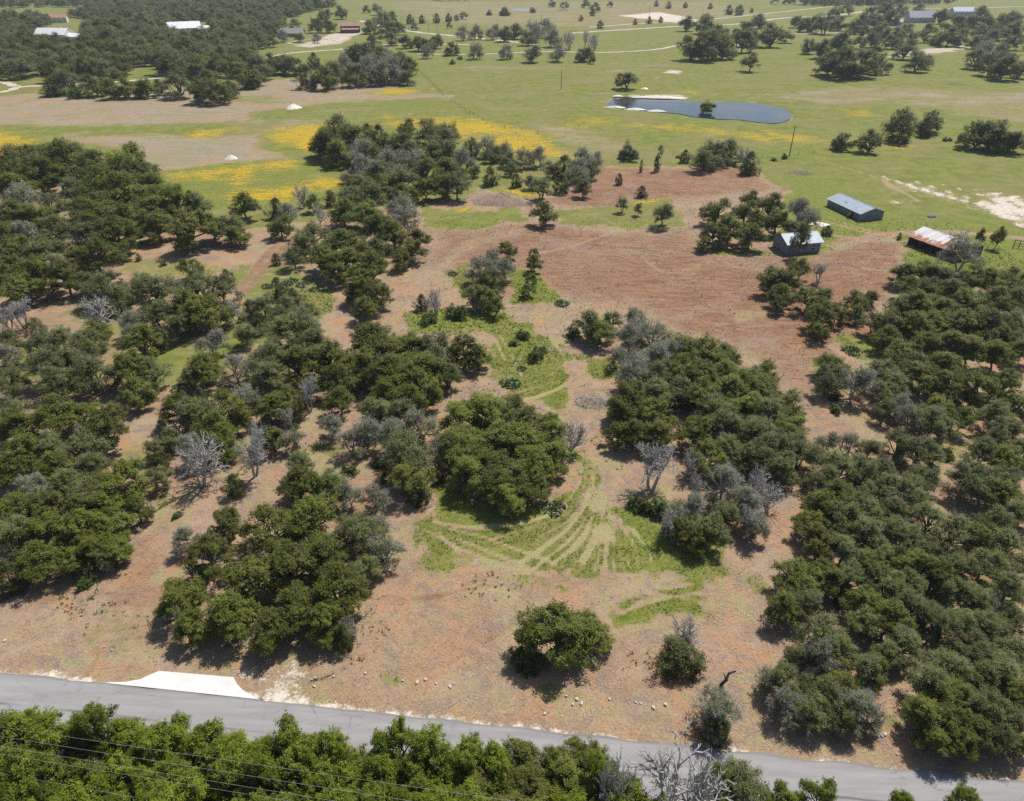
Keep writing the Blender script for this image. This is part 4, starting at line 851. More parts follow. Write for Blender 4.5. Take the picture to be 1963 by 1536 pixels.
lone(1135, 1205, 44, 'O', "low oak leaning out of the big lone live oak on the mulch", hs=0.8)
lone(1010, 1262, 38, 'B', "green shrub at the foot of the big lone oak", hs=1.0)
lone(1308, 1238, 54, 'C', "dark spreading cedar with bare grey limbs on the mulch", hs=0.6)
lone(1320, 1205, 34, 'D', "grey dead limbs sticking out of the dark cedar", hs=0.9)
lone(1375, 1355, 48, 'S', "half-dead shrubby oak with grey top beside the charred snag", hs=0.95)
lone(1375, 1390, 36, 'C', "dark green cedar skirt under the half-dead roadside oak", hs=0.9)
lone(660, 1222, 24, 'C', "small cedar with a grey dead limb beside the big oak clump", hs=1.3)
lone(655, 1200, 26, 'D', "grey dead limb rising out of the small cedar", hs=0.75)
lone(377, 885, 50, 'D', "leaning dead oak with pale brushy top over red soil")
lone(370, 860, 34, 'S', "half-bare oak tangled with the leaning dead oak")
lone(481, 878, 36, 'D', "tall white dead tree on the red soil by the leaning dead oak", hs=1.25)
lone(494, 846, 24, 'D', "slim dead tree behind the tall white dead tree", hs=1.3)
lone(590, 765, 22, 'D', "tall thin bleached tree with a bare forked trunk", hs=1.5, proto=4)
lone(557, 800, 18, 'D', "short grey dead tree left of the bleached forked trunk".replace("left of", "beside"))
lone(843, 854, 24, 'D', "grey dead tree touching the round olive mott's scrub side")
lone(1095, 835, 30, 'D', "grey dead oak against the round olive mott's bare-soil side")
lone(1253, 900, 44, 'D', "white-limbed dead tree with dark trunk on bare soil")
lone(1320, 885, 26, 'D', "dead tree with hooked grey limbs behind the white-limbed one")
lone(1325, 925, 28, 'D', "low dead tree between the white-limbed dead tree and the thicket")
lone(1277, 1000, 30, 'D', "fan-shaped dead tree at the edge of the green track grass")
lone(1449, 926, 30, 'D', "silver dead tree in the grey thicket's uphill corner")
lone(1477, 955, 30, 'D', "silver dead tree beside the thick oak wood")
lone(1449, 1001, 28, 'D', "drooping silver dead tree over the bare gap")
lone(1225, 625, 22, 'D', "dark-stemmed dead tree at the head of the long mott")
lone(606, 416, 24, 'D', "grey brushy dead tree in the gap above the middle clump")
lone(581, 376, 20, 'D', "antler-like dead tree against the yellow flowers")
lone(835, 575, 22, 'D', "twisted dead tree with dark antler limbs on the bare lot")
lone(200, 1075, 16, 'D', "small fallen grey dead tree beside the mulch", hs=0.7)
lone(1944, 514, 11, 'D', "grey brush heap tree beside the dark oaks by the gate", hs=0.6)
p_ = g(1262, 1575); plant(p_, 4.3, 8.6, 'D', "big bare white tree standing at the near side of the road", None, proto=3)
p_ = g(1175, 1560); plant(p_, 1.9, 8.0, 'D', "thin bare tree beside the big bare white roadside tree", None, proto=1)

# undergrowth bushes in the gaps of the woods
r_ = random.Random(11)
for zone, (x0, x1, y0, y1), n_ in (("beside the small bare red clearings", (20, 460, 520, 660), 14), ("in the mixed thicket behind the apron", (10, 470, 690, 1000), 18), ("in the scrub beside the round mott", (540, 840, 790, 960), 10), ("in the open wood past the red strip", (1580, 1950, 690, 960), 14), ("in the thick wood above the road", (1560, 1950, 990, 1240), 14), ("in the wood below the dry field", (20, 330, 330, 480), 10), ("in the long mott beside red soil", (1200, 1500, 660, 890), 8)):
    grove(zone, ";".join(f"{r_.randint(x0, x1)} {r_.randint(y0, y1)} {r_.randint(9, 17)} {r_.choice('BBBCS')}" for _ in range(n_)))

# near side of the road: bright elms and hackberries
ROW = """15 1425 50 E;60 1398 42 E;110 1430 45 E;150 1402 36 E;192 1405 38 E;245 1408 42 E;300 1440 45 E;340 1415 36 E;400 1418 48 E;450 1440 42 E;500 1460 38 E;550 1442 42 E;600 1460 40 E;650 1455 36 E;700 1475 42 E;760 1450 45 E;830 1447 46 E;900 1452 42 E;950 1472 40 E;1000 1455 42 O;1060 1470 42 O;1120 1452 40 O;1150 1492 38 E;1200 1505 34 E;1415 1500 52 G;1370 1512 32 E;1500 1530 30 E;1572 1525 32 E;1730 1540 22 E;1850 1535 26 E"""
grove("in the power-line hedge", ROW, "trees along the near side of the road", 1.14)
r_ = random.Random(5); row2 = []
for x in range(-10, 1130, 58): row2.append(f"{x + r_.randint(-12, 12)} {1500 + r_.randint(-10, 14)} {44 + r_.randint(-6, 6)} {'O' if (x > 950 or r_.random() < 0.12) else 'E'}")
for x in range(0, 1320, 60): row2.append(f"{x + r_.randint(-14, 14)} {1565 + r_.randint(-10, 14)} {46 + r_.randint(-6, 6)} {'O' if r_.random() < 0.2 else 'E'}")
grove("in the power-line hedge", ";".join(row2), "trees along the near side of the road", 1.18)

REST = plant_groves()

# far woods that read as one mass
def crown_points_group(name, crowns):
    """geometry nodes: one crown per point, size and turn from point attributes"""
    gtree = bpy.data.node_groups.new(name, 'GeometryNodeTree'); N = gtree.nodes; K = gtree.links
    gtree.interface.new_socket("Geometry", in_out='INPUT', socket_type='NodeSocketGeometry'); gtree.interface.new_socket("Geometry", in_out='OUTPUT', socket_type='NodeSocketGeometry')
    gi = N.new("NodeGroupInput"); go = N.new("NodeGroupOutput"); jn = N.new("GeometryNodeJoinGeometry")
    for c in crowns:
        oi = N.new("GeometryNodeObjectInfo"); oi.inputs["Object"].default_value = c; oi.inputs["As Instance"].default_value = True; K.new(oi.outputs["Geometry"], jn.inputs[0])
    ip = N.new("GeometryNodeInstanceOnPoints"); ip.inputs["Pick Instance"].default_value = True
    K.new(gi.outputs[0], ip.inputs["Points"]); K.new(jn.outputs[0], ip.inputs["Instance"])
    def na(nm, ty): x = N.new("GeometryNodeInputNamedAttribute"); x.data_type = ty; x.inputs["Name"].default_value = nm; return [s for s in x.outputs if s.enabled][0]
    K.new(na("size", 'FLOAT_VECTOR'), ip.inputs["Scale"]); K.new(na("turn", 'FLOAT_VECTOR'), ip.inputs["Rotation"]); K.new(na("pick", 'INT'), ip.inputs["Instance Index"])
    K.new(ip.outputs[0], go.inputs[0]); return gtree

def far_wood(name, label, polys, step, seed, rr=(3.2, 5.5), extra=()):
    r = np.random.default_rng(seed); tr = []
    for poly in polys:
        pw = np.array([g(x, y)[:2] for x, y in poly]); lo, hi = pw.min(0), pw.max(0)
        n = int(3.2 * (hi[0] - lo[0]) * (hi[1] - lo[1]) / step ** 2); X = r.uniform(lo, hi, (n, 2)); X = X[poly_sd(pw, X) < 0]
        keep = []
        for x in X:                                # no two stems closer than 0.8 step
            if all((x[0] - k[0]) ** 2 + (x[1] - k[1]) ** 2 > (0.8 * step) ** 2 for k in keep): keep.append(x)
        for x in keep:
            R = r.uniform(*rr) * (1.25 if r.uniform() < 0.2 else 1.0); tr.append((x[0], x[1], R, 1.5 + r.uniform(1.3, 2.0) * R))
    tr = np.array(tr + list(extra)); n = len(tr)
    me = bpy.data.meshes.new(name); me.vertices.add(n); me.vertices.foreach_set("co", np.column_stack([tr[:, 0], tr[:, 1], -0.12 * tr[:, 3]]).astype(np.float32).ravel())
    for nm, ty, f, v in (("size", 'FLOAT_VECTOR', "vector", np.column_stack([tr[:, 2] / 3.0, tr[:, 2] / 3.0 * r.uniform(0.85, 1.15, n), tr[:, 3] / 5.6])), ("turn", 'FLOAT_VECTOR', "vector", np.column_stack([0 * tr[:, 0], 0 * tr[:, 0], r.uniform(0, 6.28, n)])), ("pick", 'INT', "value", r.integers(0, len(FARC), n))):
        at = me.attributes.new(nm, ty, 'POINT'); at.data.foreach_set(f, (v.astype(np.int32) if ty == 'INT' else v.astype(np.float32)).ravel())
    me.update(); o = link(name, me); md = o.modifiers.new("crowns", 'NODES'); md.node_group = FARG
    tag(o, label, "wood", kind="stuff"); print(name, n); return o
FARC = []; _seen = set()
for t_ in TREES:                                   # one crown of each oak shape, seen all over the wood
    if t_.name.split(".")[0] in ("live_oak", "grey_oak", "olive_oak"):
        for c_ in t_.children:
            if c_.name.startswith("crown") and c_.data.name not in _seen: _seen.add(c_.data.name); FARC.append(c_)
FARG = crown_points_group("wood_crowns", FARC)
far_wood("far_wood", "wooded neighbourhood of oaks around the white-roofed houses",
         [[(-330,165),(-200,60),(0,52),(56,58),(60,92),(168,92),(170,50),(200,40),(322,44),(326,80),(404,80),(412,40),(520,30),(545,44),(545,60),(500,84),(490,112),(450,150),(420,156),(310,158),(300,128),(240,130),(240,158),(110,162),(85,150),(60,150),(0,158)],
          [(-200,46),(0,40),(90,42),(96,50),(60,60),(0,54)], [(135,36),(200,14),(560,10),(640,12),(560,34),(420,42),(200,44)]], 10.0, 3, (4.2, 7.2))
rx = [(lambda q: (q[0][0], q[0][1], q[1], q[2]))(place(*t[:4])) for t in REST]
far_wood("far_oaks", "small far oaks dotted over the distant pasture and lanes", [], 9, 6, extra=rx)
far_wood("far_tree_line", "dark band of woods along the far skyline",
         [[(-200,8),(230,6),(560,2),(560,8),(230,14),(-200,18)], [(1480,8),(1700,3),(1700,10),(1600,14)], [(1560,4),(1830,3),(1830,8),(1700,12),(1560,10)], [(840,1),(900,1),(900,3),(840,3)], [(1200,-30),(2100,-40),(2100,-34),(1200,-26)], [(-400,-34),(1000,-40),(1000,-30),(-400,-26)]], 14, 4, (4, 7))

# ------------------------------------------------------------------ buildings
M['galv'] = mat_plain("galvanised_roof", (0.30, 0.345, 0.40), (0.37, 0.415, 0.47), 0.9, 0.55, 0.3, 0.1)
M['shed_wall'] = mat_plain("weathered_boards", (0.12, 0.15, 0.185), (0.25, 0.30, 0.35), 2.5, 0.85, 0.2, stretch=(0.3, 0.3, 6))
M['old_board'] = mat_plain("old_dark_boards", (0.07, 0.055, 0.045), (0.16, 0.13, 0.11), 2.5, 0.9, 0.15, stretch=(4, 4, 0.3))
M['rust'] = mat_plain("rusty_sheet", (0.22, 0.075, 0.035), (0.36, 0.17, 0.10), 2.0, 0.8, 0.2, stretch=(1, 1, 1))
m = NT("half_rusted_sheet"); oc = m.objco(); sx = m.n("ShaderNodeSeparateXYZ"); m.t.links.new(oc, sx.inputs[0])
nz = m.noise(1.3, m.mapping(oc, (1.5, 0.5, 1)), 5, 0.7)
c = m.mix(m.smooth(m.math('ADD', m.math('SUBTRACT', 1.12, m.math('MULTIPLY', sx.outputs[1], 0.19)), m.math('MULTIPLY', m.math('SUBTRACT', nz, 0.5), 1.8)), 0.78, 1.02), (0.56, 0.545, 0.54), (0.30, 0.11, 0.06))
M['halfrust'] = m.fin(c, 0.65, 0.3, 0.1)
M['dark'] = mat_plain("dark_interior", (0.012, 0.012, 0.014), (0.02, 0.02, 0.02), 3, 0.9, 0.1)
M['glass'] = mat_plain("window_glass", (0.03, 0.04, 0.05), (0.05, 0.06, 0.07), 2, 0.1, 0.5)
M['trim'] = mat_plain("pale_trim", (0.55, 0.55, 0.53), (0.65, 0.65, 0.62), 3, 0.7, 0.3)
M['post'] = mat_plain("weathered_post", (0.11, 0.095, 0.08), (0.20, 0.18, 0.155), 3, 0.9, 0.1, stretch=(1, 1, 0.3))
M['wire'] = mat_plain("line_wire", (0.28, 0.29, 0.30), (0.36, 0.36, 0.36), 3, 0.6, 0.3, 0.2)
M['rock'] = mat_plain("limestone", (0.42, 0.385, 0.335), (0.62, 0.585, 0.53), 2.2, 0.9, 0.2, bump=0.5)
M['caliche'] = mat_plain("caliche", (0.62, 0.57, 0.49), (0.78, 0.745, 0.68), 1.2, 0.95, 0.1, bump=0.6)

def frame_of(fl, fr, bl):
    """ground frame of a building from three base corners: x along front, y along depth"""
    fl, fr, bl = (np.array(q[:2], float) for q in (fl, fr, bl))
    return fl, fr, bl

def shed(name, label, corner, yaw, L, Wd, hw, hr, over, roof_mat, wall_mat, cat="shed", sheets=None, open_side=None, windows=()):
    """gabled shed: corner = local origin; length L along +x, width Wd along +y, ridge along x"""
    o = empty(name, (corner[0], corner[1], -0.08), yaw); tag(o, label, cat)
    t = 0.08
    for yy, nm in ((0, 'wall'), (Wd - t, 'wall')):
        side = 'front' if yy == 0 else 'back'
        b = MB()
        if open_side == side:
            n = int(L / 2.6)
            for i in range(n + 1):
                b = MB(); b.box(i * (L - 0.14) / n, i * (L - 0.14) / n + 0.14, yy, yy + 0.12, 0, hw); b.build("post", M['post'], o)
            continue
        nb = int(hw / 0.42)
        ws = [w for w in windows if w[0] == side]
        for k in range(nb):                      # horizontal boards, slightly uneven
            z0, z1 = k * hw / nb, (k + 1) * hw / nb - 0.012; e = 0.008 * ((k * 7) % 3)
            cuts = [(0.0, L)]
            for _, x0, x1, wz0, wz1 in ws:
                if z1 > wz0 and z0 < wz1: cuts = [(a, min(bb, x0)) for a, bb in cuts if a < x0] + [(max(a, x1), bb) for a, bb in cuts if bb > x1]
            for a, bb in cuts: b.box(a, bb, yy - (e if yy == 0 else 0), yy + t + (e if yy else 0), z0, z1)
        w_ = b.build(nm, wall_mat, o)
        for _, x0, x1, z0, z1 in ws:
            wf = MB(); y0 = yy - 0.05 if yy == 0 else yy + 0.02
            for q in ((x0 - .06, x1 + .06, z1, z1 + .08), (x0 - .06, x1 + .06, z0 - .08, z0), (x0 - .06, x0, z0, z1), (x1, x1 + .06, z0, z1)): wf.box(q[0], q[1], y0, y0 + 0.1, q[2], q[3])
            wn_ = wf.build("window", M['trim'], o); gp = MB(); gp.box(x0, x1, yy + 0.03, yy + 0.05, z0, z1); gp.build("pane", M['glass'], wn_)
    for xx in (0, L):                            # gable ends of stacked boards
        b = MB(); nb = int((hw + hr) / 0.42); x0, x1 = (xx, xx + t) if xx == 0 else (xx - t, xx)
        for k in range(nb):
            z0 = k * (hw + hr) / nb; z1 = (k + 1) * (hw + hr) / nb - 0.012; e = 0.008 * ((k * 5) % 3)
            def half(z): return Wd / 2 - 0.09 if z <= hw else max(0.02, (Wd / 2 - 0.09) * (1 - (z - hw) / hr))
            a0, a1 = half(z0), half(z1); X0, X1 = (x0 - e, x1) if xx == 0 else (x0, x1 + e); c = Wd / 2
            b.add([(X0,c-a0,z0),(X1,c-a0,z0),(X1,c+a0,z0),(X0,c+a0,z0),(X0,c-a1,z1),(X1,c-a1,z1),(X1,c+a1,z1),(X0,c+a1,z1)],
                  [(0,3,2,1),(4,5,6,7),(0,1,5,4),(1,2,6,5),(2,3,7,6),(3,0,4,7)])
        b.build("gable_wall", wall_mat, o)
    fl = MB(); fl.box(0.1, L - 0.1, 0.1, Wd - 0.1, 0.0, 0.1); fl.build("floor", M['dark'], o)
    sl = hr / (Wd / 2); n = sheets or 1
    for s in (0, 1):
        for i in range(n):
            x0 = -over + i * (L + 2 * over) / n; x1 = -over + (i + 1) * (L + 2 * over) / n - (0.03 if n > 1 else 0)
            lift = 0.02 + (0.03 * ((i * 5) % 3) if n > 1 else 0)
            b = MB(); sag = -0.06 * math.sin(math.pi * i / n) if n > 1 else 0
            k = max(2, int((x1 - x0) / 0.45)); 
            for j in range(k):                   # ribbed sheet
                xa, xb = x0 + (x1 - x0) * j / k, x0 + (x1 - x0) * (j + 1) / k; xm = xb - min(0.10, (xb - xa) * 0.3)
                ez, rz_ = hw - over * sl + lift, hw + hr + lift + sag
                ye = -over if s == 0 else Wd + over; yr = Wd / 2 + (0.0 if s == 0 else 0.0)
                A, B_ = ((xa, ye, ez), (xm, ye, ez)) if s == 0 else ((xm, ye, ez), (xa, ye, ez))
                C_, D_ = ((xm, yr, rz_), (xa, yr, rz_)) if s == 0 else ((xa, yr, rz_), (xm, yr, rz_))
                b.slab(A, B_, C_, D_, 0.04)
                A, B_ = ((xm, ye, ez + .03), (xb, ye, ez + .03)) if s == 0 else ((xb, ye, ez + .03), (xm, ye, ez + .03))
                C_, D_ = ((xb, yr, rz_ + .03), (xm, yr, rz_ + .03)) if s == 0 else ((xm, yr, rz_ + .03), (xb, yr, rz_ + .03))
                b.slab(A, B_, C_, D_, 0.04)
            mt = roof_mat(s, i) if callable(roof_mat) else roof_mat
            b.build("roof_sheet" if n > 1 else "roof", mt, o)
    b = MB(); b.slab((-over, Wd/2 - .18, hw+hr-.18*sl+.09), (L+over, Wd/2 - .18, hw+hr-.18*sl+.09), (L+over, Wd/2, hw+hr+.09), (-over, Wd/2, hw+hr+.09), 0.02)
    b.slab((-over, Wd/2, hw+hr+.09), (L+over, Wd/2, hw+hr+.09), (L+over, Wd/2 + .18, hw+hr-.18*sl+.09), (-over, Wd/2 + .18, hw+hr-.18*sl+.09), 0.02)
    b.build("ridge_cap", roof_mat(0, 0) if callable(roof_mat) else roof_mat, o)
    return o
# long metal shed: origin at its near corner, length running away from the road
yawA = math.atan2(198.3 - 184.9, 88.6 - 92.1)
# local y must point to the photo's right-hand side of that length, so start from the far corner
shed("metal_shed", "long low metal-roofed shed with blue-grey board gable in the pasture", (88.6, 198.3), math.atan2(184.9 - 198.3, 92.1 - 88.6), 13.9, 7.2, 2.0, 1.15, 0.45, M['galv'], M['shed_wall'], open_side=None)
shed("windowed_shed", "grey board shed with pale metal roof and small window beside the red soil", (64.5, 159.7), math.atan2(1.9, 8.7), 8.7, 6.2, 2.7, 1.35, 0.45, M['galv'], M['shed_wall'], windows=(('front', 6.6, 7.2, 1.3, 2.1), ('front', 1.6, 2.4, 1.2, 2.1)))
shed("rusty_shed", "old open-fronted shed with rust-streaked tin sheets on its roof", (96.3, 166.8), math.atan2(-11.64, 5.48), 12.6, 9.4, 2.15, 1.55, 0.4, lambda s, i: M['rust'] if (s == 1 or (i * 7 + 3) % 11 == 0) else M['halfrust'], M['old_board'], sheets=14, open_side='front')

def house(name, label, px, py, yaw, L, Wd, hw, hr, wall, roof, extras=(), chimney=True, garage=False):
    q = g(px, py); o = empty(name, (q[0], q[1], -0.08), yaw); tag(o, label, "house")
    b = MB(); b.box(-L/2, L/2, -Wd/2, Wd/2, 0, hw); b.build("wall", wall, o)
    for s in (-1, 1):
        b = MB(); b.add([(s*L/2, -Wd/2+.03, hw), (s*L/2, Wd/2-.03, hw), (s*L/2, 0, hw+hr-.05), (s*(L/2-.2), -Wd/2+.03, hw), (s*(L/2-.2), Wd/2-.03, hw), (s*(L/2-.2), 0, hw+hr-.05)], [(0,1,2),(3,5,4),(0,3,4,1),(1,4,5,2),(0,2,5,3)])
        b.build("gable", wall, o)
        b = MB(); e = 0.5; z0 = hw - e * hr / (Wd / 2)
        b.slab((-L/2-e, s*(Wd/2+e), z0), (L/2+e, s*(Wd/2+e), z0), (L/2+e, 0, hw+hr), (-L/2-e, 0, hw+hr), -0.15 * s if s > 0 else 0.15)
        rf = b.build("roof", roof, o)
        if s > 0 and chimney:
            c = MB(); c.box(L*.22, L*.22+1.0, .8, 1.7, hw, hw+hr+.9); c.build("chimney", M['rock'], rf)
    n = max(3, int(L / 4))
    for i in range(n):
        x = -L/2 + (i + .5) * L / n
        for z in ([1.0] if hw < 4 else [1.0, 3.9]):
            if i == n // 2 and z < 2: 
                d = MB(); d.box(x-.5, x+.5, -Wd/2-.06, -Wd/2+.02, 0.1, 2.2); d.build("door", M['old_board'], o); continue
            w = MB(); w.box(x-.65, x+.65, -Wd/2-.05, -Wd/2+.02, z, z+1.3); w_ = w.build("window", M['trim'], o)
            w = MB(); w.box(x-.52, x+.52, -Wd/2-.075, -Wd/2-.051, z+.12, z+1.18); w.build("pane", M['glass'], w_)
    for (x0, x1, y0, y1, z, rh, mt) in extras:
        b = MB(); b.box(x0, x1, y0, y1, 0, z); b.build("wing", wall, o)
        b = MB(); ym = (y0 + y1) / 2
        b.slab((x0-.4, y0-.4, z), (x1+.4, y0-.4, z), (x1+.4, ym, z+rh), (x0-.4, ym, z+rh), .15); b.build("wing_roof", mt, o)
        b = MB(); b.slab((x1+.4, y1+.4, z), (x0-.4, y1+.4, z), (x0-.4, ym, z+rh), (x1+.4, ym, z+rh), .15); b.build("wing_roof", mt, o)
    return o
M['white_wall'] = mat_plain("white_wall", (0.62, 0.6, 0.56), (0.70, 0.69, 0.66), 1, 0.8)
M['white_roof'] = mat_plain("white_metal_roof", (0.74, 0.73, 0.72), (0.80, 0.80, 0.79), 0.6, 0.6, 0.3)
M['tile_roof'] = mat_plain("terracotta_roof", (0.36, 0.185, 0.125), (0.43, 0.235, 0.165), 1.0, 0.85)
M['shingle'] = mat_plain("grey_shingle_roof", (0.25, 0.235, 0.23), (0.33, 0.31, 0.30), 1.0, 0.9)
M['brown_wall'] = mat_plain("brown_siding", (0.10, 0.04, 0.032), (0.16, 0.08, 0.06), 1.0, 0.85)
M['brick_wall'] = mat_plain("buff_brick_wall", (0.30, 0.22, 0.17), (0.38, 0.29, 0.23), 1.5, 0.85)
M['rust_roof'] = mat_plain("rust_red_roof", (0.30, 0.175, 0.135), (0.38, 0.24, 0.19), 1.0, 0.8)
M['slate_roof'] = mat_plain("blue_grey_metal_roof", (0.26, 0.26, 0.30), (0.32, 0.32, 0.36), 1.0, 0.6)
M['blue_roof'] = mat_plain("pale_blue_metal_roof", (0.42, 0.50, 0.56), (0.50, 0.58, 0.64), 1.0, 0.6)
M['blue_wall'] = mat_plain("pale_blue_wall", (0.38, 0.45, 0.50), (0.45, 0.52, 0.56), 1.0, 0.8)
house("tiled_house", "far house with terracotta red roof among the oaks", 113, 43, 0.35, 17, 11, 4.5, 3.2, M['white_wall'], M['tile_roof'])
house("white_roofed_house", "long house with bright white metal roof in the far wood", 108, 78, -0.12, 26, 13, 5.0, 4.2, M['white_wall'], M['white_roof'], extras=((12.5, 24, -4, 5, 3.2, 2.4, M['white_roof']), (-9, 0, 6.5, 14, 4.5, 2.2, M['galv'])))
house("hidden_white_house", "white-roofed house mostly hidden by oak crowns", 356, 66, 0.5, 26, 13, 5.5, 4.4, M['white_wall'], M['white_roof'], extras=((10, 20, -10, 0, 4.2, 2.4, M['white_roof']),))
house("white_outbuilding", "small white-roofed outbuilding in the trees below the hidden white house", 310, 78, 0.1, 9, 6, 3.2, 2.0, M['white_wall'], M['white_roof'], chimney=False)
house("brick_house", "low brick house with grey shingle roof above the loop drive", 562, 70, -0.02, 19, 10, 3.0, 3.4, M['brick_wall'], M['shingle'], extras=((-20, -10.2, -3, 5, 2.8, 2.4, M['shingle']),))
house("two_storey_house", "brown two-storey barn house with rust red roof and white garage", 672, 62, 0.18, 17, 9, 5.6, 2.4, M['brown_wall'], M['rust_roof'], extras=((-7, 7, -9.5, -4.7, 2.9, 0.9, M['rust_roof']),))
house("slate_roofed_house", "big far house with slate blue metal roof", 1762, 43, -0.03, 26, 13, 5.0, 5.5, M['blue_wall'], M['slate_roof'])
house("blue_roofed_house", "far house with pale blue tin roof behind the big oak", 1842, 30, 0.05, 24, 11, 4.5, 4.0, M['blue_wall'], M['blue_roof'], chimney=False)
house("small_dark_house", "low far outbuilding with dark slate roof between the oaks", 1715, 48, -0.3, 12, 8, 3.0, 2.0, M['blue_wall'], M['slate_roof'], chimney=False)

# ------------------------------------------------------------------ poles, lines, fences, gate
def pole(px, py, h, label, cross=True, lean=0.0):
    q = g(px, py); o = empty("utility_pole", (q[0], q[1], -0.08), 0.3); o.rotation_euler = (0, lean, 0.3); tag(o, label, "utility pole", "utility poles")
    b = MB(); b.tube((0, 0, -0.2), (0, 0, h), 0.19, 0.12, 8); b.build("shaft", M['post'], o)
    b = MB(); b.tube((0, 0, h), (0, 0, h + 0.3), 0.06, 0.03, 6); b.build("insulator", M['trim'], o)
    if cross:
        b = MB(); b.box(-1.2, 1.2, -0.22, -0.13, h - 0.6, h - 0.48); b.build("crossarm", M['post'], o)
        for x in (-1.05, 1.05): b = MB(); b.tube((x, -0.17, h - 0.48), (x, -0.17, h - 0.2), 0.05, 0.03, 6); b.build("insulator", M['trim'], o)
pole(1075.5, 172, 9.8, "bare utility pole alone in the meadow before the tan lane", False)
pole(1513, 299, 10.2, "utility pole standing beside the pond's lower bushes", True, 0.0)
pole(822, 63, 10.0, "utility pole with crossarm beside the far lane", True)
pole(838, 61, 7.0, "short utility pole beside the crossarm pole on the far lane", False)
pole(783, 58, 11.0, "utility pole rising behind the lane-side oaks", True)
pole(1038, 44, 10.0, "utility pole behind the grey far-lane grove", False)
pole(1244, 36, 11.0, "utility pole by the white caliche patch on the far range", False)
pole(1411, 30, 12.0, "utility pole among the far range cedars", False)
pole(1862, 13, 13.0, "utility pole on the skyline pasture above the far houses", False)
pole(716, 63, 10.0, "utility pole beside the brown two-storey house", True)

def wire(name, pts, rad, label, grp):
    b = MB(); n = 36
    for i in range(n):
        def at(t):
            a, c = np.array(pts[0]), np.array(pts[1]); p = a + (c - a) * t; p[2] -= pts[2] * 4 * t * (1 - t); return p
        b.tube(at(i / n), at((i + 1) / n), rad, rad, 4)
    o = b.build(name, M['wire']); tag(o, label, "power line", grp)
WL = [((0, 1389), (980, 1528), 9.4, "first"), ((0, 1407), (480, 1481), 9.4, "second"), ((0, 1426), (480, 1503), 9.4, "third"), ((0, 1441), (480, 1517), 8.4, "fourth"), ((0, 1478), (330, 1536), 6.6, "fifth")]
for a, b_, z, nm in WL:
    A, B_ = g(*a, z), g(*b_, z); d = B_ - A; L = np.linalg.norm(d[:2])
    wire("power_line", (A - d / L * 25, B_ + d / L * (60 - L + 30), 0.5), 0.0075, f"overhead power line above the roadside hedge, {nm} counting from the road", "power lines over the roadside hedge")
A, B_ = g(0, 138, 9), g(500, 78, 9)
for k in range(2):
    wire("power_line", (A + np.array([-60, -30, -k * 1.3]), B_ + np.array([60, 60, -k * 1.3]), 1.0), 0.06, ("upper" if k == 0 else "lower") + " of two power lines crossing the far hedgerow", "power lines along the far hedgerow")

def fence(label, pts, step, h=1.25):
    q = [g(x, y) for x, y in pts]; o = empty("wire_fence", (q[0][0], q[0][1], -0.08)); tag(o, label, "fence", "wire fences in the pasture"); o0 = np.array([q[0][0], q[0][1], 0])
    b = MB(); b.tube((0, 0, -0.1), (0.02, 0, h), 0.09, 0.075, 6); me = b.mesh("post"); me.materials.append(M['post']); wr = MB(); prev = None
    for a, c in zip(q, q[1:]):
        L = np.linalg.norm(c - a); n = max(1, int(L / step))
        for i in range(n):
            p = a + (c - a) * i / n - o0; x = bpy.data.objects.new("post", me); COL.objects.link(x); x.parent = o; x.location = p; x.rotation_euler = (random.uniform(-.06, .06), random.uniform(-.06, .06), random.uniform(0, 6)); x.scale = (1, 1, random.uniform(0.85, 1.15))
            if prev is not None:
                for z in (0.45, 0.8, 1.1): wr.tube(prev + [0, 0, z], p + [0, 0, z], 0.008, 0.008, 3)
            prev = p
    wr.build("strand", M['post'], o)
fence("wire fence running down from the field-corner clump through the yellow flowers", [(803,137),(835,166),(850,184),(872,198),(892,212),(925,231),(942,242)], 6)
fence("wire fence along the lower edge of the flower meadow", [(945,243),(967,247),(1000,250),(1030,255),(1060,262)], 8)
fence("wire fence from the pond's lower bushes to the pasture corner", [(1290,298),(1340,302),(1420,306),(1500,300),(1560,294),(1600,290)], 6)
o = empty("farm_gate", tuple(g(1942, 474) + [0, 0, -0.08]), -0.5); tag(o, "weathered timber gate frame by the track past the rusty shed", "gate")
for x in (0.0, 1.1, 4.0): b = MB(); b.tube((x, 0, -0.1), (x, 0, 1.9), 0.1, 0.09, 6); b.build("post", M['post'], o)
for z in (0.5, 1.0, 1.75): b = MB(); b.box(0.0, 4.0, -0.03, 0.03, z, z + 0.12); b.build("rail", M['post'], o)

